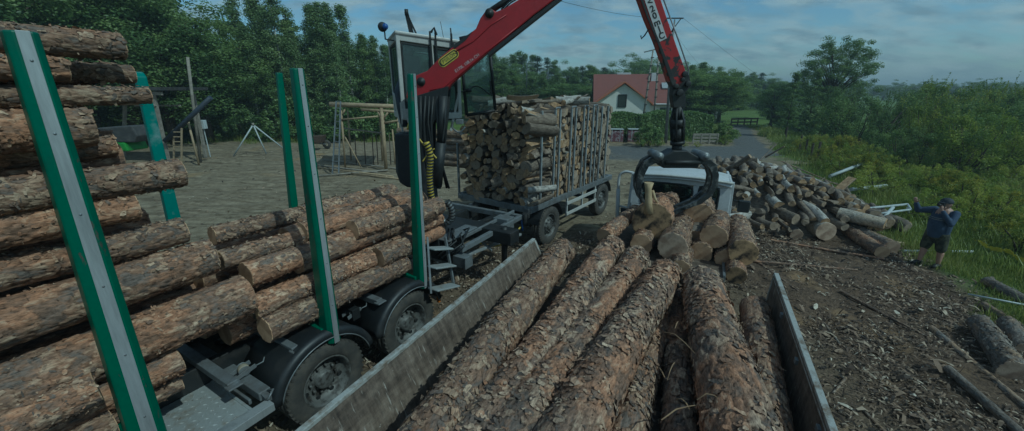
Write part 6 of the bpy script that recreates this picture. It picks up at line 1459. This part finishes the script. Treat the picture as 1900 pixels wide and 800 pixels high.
# ------------------------------------------------------------------ yard left: shelter, poles, pole frame
def pole(pts,r,label,name='wooden_pole',mat='greytimber',group=None,cat_='pole'):
    mb=MB(); mb.tube([Vector(p) for p in pts],r,8); return tag(mb.build(name,M[mat],None),label,cat_,group)
YS=22.0
sh=thing('timber_shelter','grey timber shelter with a flat roof left of the worn stake','shelter',(AY(330,280,YS).x,YS,0)); sx_=sh.location.x
def sp_(px,py,Y=YS,z=None): v=AY(px,py,Y); return Vector((v.x-sx_,Y-YS,v.z if z is None else z))
mb=MB(); mb.prism([sp_(150,162),sp_(345,162),sp_(345,168),sp_(150,168)],Vector((0,3.2,0))); mb.build('roof',M['dark_roof'],sh,.01)
mb=MB(); mb.bar(sp_(150,173)+Vector((0,-1.4,0)),sp_(342,173)+Vector((0,-1.4,0)),.1,.17); mb.build('beam',M['greytimber'],sh)
for px,bx in ((324,348),(190,186)):
    for dy in (-1.3,1.3): mb=MB(); mb.bar(sp_(px,175)+Vector((0,dy,0)),sp_(bx,290,z=0)+Vector((0,dy,0)),.13,.13); mb.build('post',M['greytimber'],sh)
mb=MB(); mb.bar(sp_(300,175)+Vector((0,-1.4,0)),sp_(330,196)+Vector((0,-1.4,0)),.09,.12); mb.bar(sp_(250,196),sp_(335,196),.06,.08); mb.build('brace',M['greytimber'],sh)
pole([AY(348,106,21.5),AY(358,190,21.5),Vector((AY(366,276,21.5).x,21.5,0))],.07,'tall thin weathered pole standing in front of the left wood')
pole([AY(306,262,20.5),AY(391,181,20.5)],.12,'dark steel beam leaning diagonally behind the worn stake','steel_beam','blue',cat_='beam')
mb=MB(); c=AY(376,231,23.5); mb.box(c,(.35,.25,.5)); mb.bar(c+Vector((0,0,-.25)),Vector((c.x,c.y,0)),.06,.06); tag(mb.build('meter_box',M['pvc'],None,.02),'small white box on a post by the left wood','box')
la=thing('trestle','pale wooden trestle ladder beside the shelter post','trestle',(AY(335,280,20).x,20,0)); lx=la.location.x
def q_(px,py,Y,ox,oy): v=AY(px,py,Y); return Vector((v.x-ox,Y-oy,v.z))
mb=MB(); mb.bar(q_(337,238,20,lx,20),Vector((q_(331,290,20,lx,20).x,0,0)),.06,.06); mb.build('leg',M['timber'],la)
mb=MB(); mb.bar(q_(322,240,20.6,lx,20),Vector((q_(318,290,20.6,lx,20).x,.6,0)),.06,.06); mb.build('leg',M['timber'],la)
mb=MB()
for k in range(4): mb.bar(q_(322,245+9*k,20.3,lx,20),q_(336,245+9*k,20.3,lx,20),.04,.04)
mb.build('rung',M['timber'],la)
pole([AY(349,226,20.8),Vector((AY(362,276,20.8).x,20.8,0))],.05,'short slanting stick between the trestle and the tall pole',mat='timber')
# green machine glimpsed through the logs
mc=thing('green_machine','green farm machine with a dark cover glimpsed between the logs and the worn stake','machine',(AY(230,280,15).x,15,0)); mx=mc.location.x
mb=MB(); mb.prism([q_(p,q,15,mx,15) for p,q in ((196,236),(262,232),(272,250),(268,262),(200,262))],Vector((0,.8,0))); mb.build('cover',M['dark_roof'],mc,.04)
mb=MB(); mb.prism([q_(p,q,15,mx,15) for p,q in ((205,262),(250,262),(258,278),(212,278))],Vector((0,.9,0))); mb.build('body',worn('green_machine_paint',(.05,.25,.03),(.03,.12,.02),.5),mc,.05)
for px in (212,250): mb=MB(); c=q_(px,283,14.9,mx,15); mb.lathe([(.001,-.12),(.3,-.12),(.34,0),(.3,.12),(.001,.12)],(c.x,c.y+.3,.34),(0,1,0),20); mb.build('wheel',M['rubber'],mc)
# tripod of three poles
t_=AY(470,233,24.5); 
tp=thing('pole_tripod','three pale poles leaning together as a tripod on the yard edge','tripod',(t_.x,24.5,0))
for px,py,Y in ((435,270,24),(480,268,24.8),(507,258,25.6)): mb=MB(); mb.tube([Vector((0,0,t_.z+.05)),Vector(((px-470)*.034,Y-24.6,0))],.04,8); mb.build('leg',M['pvc'],tp)
mb=MB(); mb.tube([Vector((0,0,t_.z)),Vector((0,0,t_.z+.15))],.07,8); mb.build('lashing',M['greytimber'],tp)
# pole frame (unfinished shed)
YF=19.5; pf_=thing('open_shed','unfinished frame of peeled poles with a ladder behind the green stakes','frame',(AY(680,300,YF).x,YF,0)); fx=pf_.location.x
def f_(px,py,Y=YF,z=None): v=AY(px,py,Y); return Vector((v.x-fx,Y-YF,v.z if z is None else z))
def fb(name,a,b_,r=.05,mat='timber'): mb=MB(); mb.tube([a,b_],r,8); return mb.build(name,M[mat],pf_)
fb('roof_pole',f_(612,194),f_(748,198),.10); fb('roof_pole',f_(612,192,22.5),f_(750,200,22.5),.09); fb('roof_pole',f_(670,203),f_(745,208),.07)
mb=MB(); mb.prism([f_(625,193),f_(745,197),f_(745,195,22.5),f_(640,191,22.5)],Vector((0,0,.05))); mb.build('roof_boards',M['timber'],pf_,0)
fb('post',f_(708,200),f_(716,312,z=0),.09); fb('post',f_(633,205),f_(639,300,YF+.3,z=0),.05); fb('post',f_(704,200,22.3),f_(709,290,22.3,z=0),.06); fb('post',f_(645,205,22.5),f_(650,285,22.5,z=0),.05); fb('post',f_(738,215,22.0),f_(741,290,22.,z=0),.05); fb('post',f_(728,240,21),f_(732,292,21,z=0),.04)
fb('brace',f_(700,205),f_(711,226),.05); fb('brace',f_(722,205),f_(711,222),.05); fb('brace',f_(636,212),f_(640,203),.04)
fb('rail',f_(634,222),f_(702,216),.04); fb('rail',f_(636,238,20.5),f_(708,247,20.5),.04,'greytimber'); fb('rail',f_(713,228),f_(750,222),.05)
for px in (658,675,690,698,722): fb('upright',f_(px,248,21),f_(px+2,292,21,z=0),.025,'rust')
fb('brace',f_(638,250,20),f_(668,292,20,z=.05),.035)
ld=thing('ladder','aluminium ladder leaning against the left end of the pole frame','ladder',(AY(625,300,19).x,19,0)); lx2=ld.location.x
for a,b_ in (((624,188),(614,304)),((632,188),(626,306))): mb=MB(); va=AY(*a,19.2); vb=AY(*b_,18.4); mb.bar((va.x-lx2,va.y-19,va.z),(vb.x-lx2,vb.y-19,0),.05,.07); mb.build('rail',M['galv'],ld)
mb=MB()
for k in range(11):
    t=k/11; a=AY(624,188,19.2).lerp(Vector((AY(614,304,18.4).x,18.4,0)),t); c=AY(632,188,19.2).lerp(Vector((AY(626,306,18.4).x,18.4,0)),t); mb.bar((a.x-lx2,a.y-19,a.z),(c.x-lx2,c.y-19,c.z),.03,.03)
mb.build('rung',M['galv'],ld)
for k,(a,b_) in enumerate((((560,305),(700,322)),((585,312),(730,330)),((600,298),(760,318)),((640,322),(770,338)),((570,330),(720,318)))):
    A=G(*a);B=G(*b_); pole([A+Vector((0,0,.05)),B+Vector((0,0,.06))],.04,'thin pole lying on the yard below the pole frame',mat='timber' if k%2 else 'greytimber',group='poles lying under the pole frame')
mc=thing('wheelbarrow','dark wheelbarrow parked at the wood edge between the two green stakes','wheelbarrow',(AY(588,255,27).x,27,0))
mb=MB(); mb.prism([Vector((-.6,-.3,.45)),Vector((.5,-.3,.45)),Vector((.65,-.3,.95)),Vector((-.75,-.3,.85))],Vector((0,.7,0))); mb.build('tray',M['rust'],mc,.04)
mb=MB(); mb.lathe([(.12,-.05),(.27,-.06),(.3,0),(.27,.06),(.12,.05)],(.6,0,.3),(0,1,0),18); mb.build('wheel',M['rubber'],mc)
mb=MB(); [mb.tube([(.6,0,.3),(-.5,s*.3,.42),(-1.2,s*.32,.7)],.025,6) for s in (-1,1)]; mb.tube([(-.4,-.28,.45),(-.45,-.28,0)],.025,6); mb.tube([(-.4,.28,.45),(-.45,.28,0)],.025,6); mb.build('handle',M['galv'],mc)
# ------------------------------------------------------------------ pipes and tape on the right bank
pole([G(1536,342)+Vector((0,0,.35)),AY(1602,303,17.5)],.07,'grey pole leaning up out of the weeds, upper of two','metal_pole','pvc'); pole([G(1575,366)+Vector((0,0,.3)),AY(1644,345,14.8)],.07,'grey pole leaning out of the weeds, lower of two','metal_pole','pvc')
ff=thing('tube_gate','pale welded tube frame dumped in the grass left of the person','frame',G(1640,405)); fo=ff.location
def fp(px,py,z): v=G(px,py,z); return v-fo
for a,b_,r in ((fp(1588,389,.5),fp(1684,379,.5),.035),(fp(1628,397,.5),fp(1688,389,.5),.03),(fp(1684,379,.5),fp(1690,389,.5),.03),(fp(1632,412,.3),fp(1657,385,.6),.045),(fp(1600,395,.5),fp(1605,408,.0),.03),(fp(1684,386,.5),fp(1686,400,0),.03)):
    mb=MB(); mb.tube([a,b_],r,8); mb.build('tube',M['pvc'],ff)
pole([G(1672,470)+Vector((0,0,.06)),G(1802,474)+Vector((0,0,.1))],.035,'pale pipe lying in the grass behind the person','metal_pole','pvc')
pole([G(1792,556)+Vector((0,0,.12)),G(1910,582)+Vector((0,0,.15))],.018,'thin white pipe lying in the grass below the yellow tape','metal_pole','pvc')
pole([G(1648,452)+Vector((0,0,.05)),G(1676,456)+Vector((0,0,.05))],.05,'short pale board end beside the orange debarked log','board','timber',cat_='board')
mb=MB(); pts=cat([G(1806,471)+Vector((0,0,.35)),G(1830,478)+Vector((0,0,.25)),G(1862,490)+Vector((0,0,.32)),G(1885,500)+Vector((0,0,.25)),G(1925,512)+Vector((0,0,.35))],5)
for i in range(len(pts)-1):
    a,b_=pts[i],pts[i+1]; t=Vector((.0,.02,.045 if i%4 else .02)); mb.add([a-t,b_-t,b_+t,a+t],[(0,1,2,3)]); 
o=mb.build('barrier_tape',worn('yellow_tape',(.6,.5,.03),(.5,.38,.03),.5),None); s_=o.modifiers.new('s','SOLIDIFY'); s_.thickness=.004; tag(o,'twisted yellow barrier tape strung through the grass right of the person','tape')
mb=MB(); p=G(1875,258); mb.box((0,0,.7),(3.6,1.6,.8)); mb.box((-.2,0,1.3),(2.0,1.5,.5)); o=mb.build('parked_car',M['alu'],None,.15); o.location=AY(1885,252,26); o.location.z=0; tag(o,'pale vehicle glimpsed through the willows at the right edge','car')
w=MB(); 
for x in (-1.1,1.1):
    for y in (-.8,.8): w.lathe([(.001,-.1),(.33,-.1),(.33,.1),(.001,.1)],(x,y,.33),(0,1,0),16)
w.build('wheel',M['rubber'],o)
# ------------------------------------------------------------------ person
PF=G(1718,494); PF.z=gz(PF.x,PF.y)
person=None
vd=Vector((-PF.x,-PF.y,0)).normalized()           # towards the camera
fw=(Matrix.Rotation(R(-28),3,'Z')@vd)             # facing a little to picture left
rt=Vector((fw.y,-fw.x,0))                         # the person's own right... (picture left when facing us)
def pp(r_,f,z): return rt*r_+fw*f+Vector((0,0,z))
sk_=worn('skin',(.42,.25,.18),(.36,.2,.14),.55); jk=worn('dark_blue_jacket',(.045,.07,.125),(.03,.045,.08),.85); st_m=worn('olive_shorts',(.075,.075,.045),(.03,.032,.022),.9,0,9,.45,.55,.2); hr=worn('dark_cap',(.03,.035,.045),None,.8)
def rem(o,vox,sm=4): 
    m_=o.modifiers.new('r','REMESH'); m_.mode='VOXEL'; m_.voxel_size=vox; m_.use_smooth_shade=True
    s=o.modifiers.new('s','SMOOTH'); s.iterations=sm; s.factor=.5; return o
def limb(mb,pts,rs,n=12): 
    for i in range(len(pts)-1):
        a,b_=Vector(pts[i]),Vector(pts[i+1]); mb.tube([a,a.lerp(b_,.5),b_],[rs[i],(rs[i]+rs[i+1])/2,rs[i+1]],n)
    for p,r in zip(pts,rs): mb.ball(p,r*1.0,n)
Hs_=1.70; body=MB()
for s,fx_,fz in ((1,.06,0),(-1,-.12,.0)):          # s=1: the leg at picture left
    limb(body,[pp(s*.11,0,.82),pp(s*.13,fx_*.6+.02,.46),pp(s*.14,fx_,.10)],[.10,.062,.042]); limb(body,[pp(s*.132,fx_*.7-.02,.36),pp(s*.14,fx_,.12)],[.066,.042])
    limb(body,[pp(s*.14,fx_-.04,.05),pp(s*.15,fx_+.14,.035)],[.045,.035])
limb(body,[pp(0,0,.85),pp(0,0,1.1),pp(0,.0,1.33)],[.17,.17,.16]); limb(body,[pp(0,.01,1.36),pp(0,.03,1.46)],[.065,.06])
hc_=pp(0,.06,1.565)
body.ball(hc_,.105,16,sc=(.88,.98,1.16)); body.ball(hc_+fw*.03+Vector((0,0,-.07)),.07,12); body.tube([hc_+fw*.10+Vector((0,0,.01)),hc_+fw*.125+Vector((0,0,-.03))],[.012,.02],8); body.ball(hc_+fw*.122+Vector((0,0,-.03)),.019,8)
for s in (-1,1): body.ball(hc_+rt*s*.098+Vector((0,0,-.01)),.026,8,sc=(.5,1,1.3)); body.ball(hc_+fw*.085+rt*s*.036+Vector((0,0,.005)),.012,8)
def hand(base,d,up,curl=.6,s=1.0):
    d=Vector(d).normalized(); up=Vector(up); side=d.cross(up).normalized(); up=side.cross(d)
    limb(body,[base,base+d*.07*s],[.03*s,.036*s],8)
    for k in range(4):
        o=base+d*.075*s+side*(k-1.5)*.019*s; L=[.035,.04,.037,.03][k]*s; p1=o+d*L; p2=p1+(d*math.cos(curl)-up*math.sin(curl))*L*.8; p3=p2+(d*math.cos(curl*2)-up*math.sin(curl*2))*L*.6; limb(body,[o,p1,p2,p3],[.0105*s,.010*s,.009*s,.008*s],6)
    o=base+d*.02*s+side*.03*s; limb(body,[o,o+side*.03*s+d*.02*s-up*.01,o+side*.035*s+d*.05*s-up*.03*s],[.013*s,.012*s,.01*s],6)
# picture-left arm: elbow out and up, fist raised beside the head
sh1=pp(.20,.0,1.37); el1=pp(.44,.14,1.30); wr1=pp(.47,.24,1.49); limb(body,[sh1,el1,wr1],[.06,.045,.03]); hand(wr1,(wr1-el1),fw,1.3)
# picture-right arm: elbow low and out, hand at the camera in front of the face
sh2=pp(-.20,.0,1.37); el2=pp(-.27,.18,1.16); wr2=pp(-.07,.26,1.45); limb(body,[sh2,el2,wr2],[.06,.048,.03]); hand(wr2,(pp(-.01,.24,1.56)-wr2),fw,1.0)
person=body.build('person',sk_,None,recalc=False); rem(person,.0085,2); person.location=PF; person.scale=(.91,.93,.95)
tag(person,'person in a dark blue jacket, camouflage shorts and cap holding a camera to the face','person')
def cl(name,fn,mat,vox,sm=3):
    mb=MB(); fn(mb); o=mb.build(name,mat,person,recalc=False); return rem(o,vox,sm)
def fj(mb):
    limb(mb,[pp(0,.03,.84),pp(0,.05,1.0),pp(0,.04,1.15),pp(0,.01,1.32)],[.17,.185,.17,.145],18)
    for s in (-1,1): limb(mb,[pp(s*.10,.0,.83),pp(s*.11,.02,1.05),pp(s*.14,0,1.34)],[.115,.125,.09])
    limb(mb,[sh1,el1,el1.lerp(wr1,.88)],[.088,.07,.05]); limb(mb,[sh2,el2,el2.lerp(wr2,.88)],[.085,.062,.045]); limb(mb,[pp(0,0,1.40),pp(0,.02,1.44)],[.085,.08])
cl('jacket',fj,jk,.014)
def fs(mb):
    for s,fx_ in ((1,.04),(-1,-.07)): limb(mb,[pp(s*.10,.0,.82),pp(s*.12,fx_*.5,.62),pp(s*.135,fx_*.7,.49)],[.135,.118,.105],16)
    limb(mb,[pp(0,.02,.80),pp(0,.02,.90)],[.165,.175],16)
cl('shorts',fs,st_m,.014)
mb=MB(); mb.ball(hc_+Vector((0,0,.045)),.118,16,sc=(1,1.02,.85)); mb.v=[v if v[2]>hc_.z+.03 else (v[0],v[1],hc_.z+.03) for v in mb.v]
mb.prism([hc_+fw*.08+rt*x+fw*y+Vector((0,0,.045)) for x,y in ((-.09,0),(-.075,.075),(-.03,.105),(.03,.105),(.075,.075),(.09,0))],Vector((0,0,.012))); mb.build('cap',hr,person,.003)
mb=MB(); 
for s,fx_ in ((1,.06),(-1,-.12)): mb.tube([pp(s*.14,fx_-.08,.045),pp(s*.145,fx_,.055),pp(s*.15,fx_+.1,.05),pp(s*.155,fx_+.19,.03)],[.045,.06,.052,.03],10)
mb.build('shoes',M['print'],person)
mb=MB(); [mb.tube([pp(-.2,.17+.02,z),pp(0,.262,z-.005),pp(.17,.2,z)],.007,5) for z in (1.25,1.21)]; mb.build('jacket_stripe',M['galv'],person)
cmr=MB(); cmr.box((0,0,0),(.12,.06,.075)); cmr.tube([Vector((0,-.03,0)),Vector((0,-.09,0))],.03,14); o=cmr.build('camera_in_hand',M['print'],None,.006); o.name='camera'; v_=pp(0,.215,1.555); o.location=PF+Vector((v_.x*.91,v_.y*.93,v_.z*.95)); o.rotation_euler=(0,0,math.atan2(fw.y,fw.x)+R(90)); tag(o,'small black camera held to the eye by the person in the blue jacket','camera')

# ------------------------------------------------------------------ haze volume: fades the far woods, added to lift dark tones
mb=MB(); mb.box((0,700,15.5),(8400,8600,34)); hz=mb.build('haze',[],None) if False else None
bmh=bmesh.new(); bmesh.ops.create_cube(bmh,size=1.0); meh=bpy.data.meshes.new('haze'); bmh.to_mesh(meh); bmh.free()
hz=link('haze',meh); hz.location=(0,650,15.0); hz.scale=(7400,7600,34); hz['kind']='stuff'; hz['label']='thin bluish haze added over the yard and fields to lift dark tones'
hm=bpy.data.materials.new('haze_air'); hm.use_nodes=True; hn=hm.node_tree; hn.nodes.clear(); ho=hn.nodes.new('ShaderNodeOutputMaterial'); pv=hn.nodes.new('ShaderNodeVolumePrincipled'); pv.inputs['Color'].default_value=(.78,.88,.92,1); pv.inputs['Density'].default_value=.0015; pv.inputs['Anisotropy'].default_value=.2
hn.links.new(pv.outputs[0],ho.inputs['Volume']); meh.materials.append(hm); cyc.volume_bounces=0
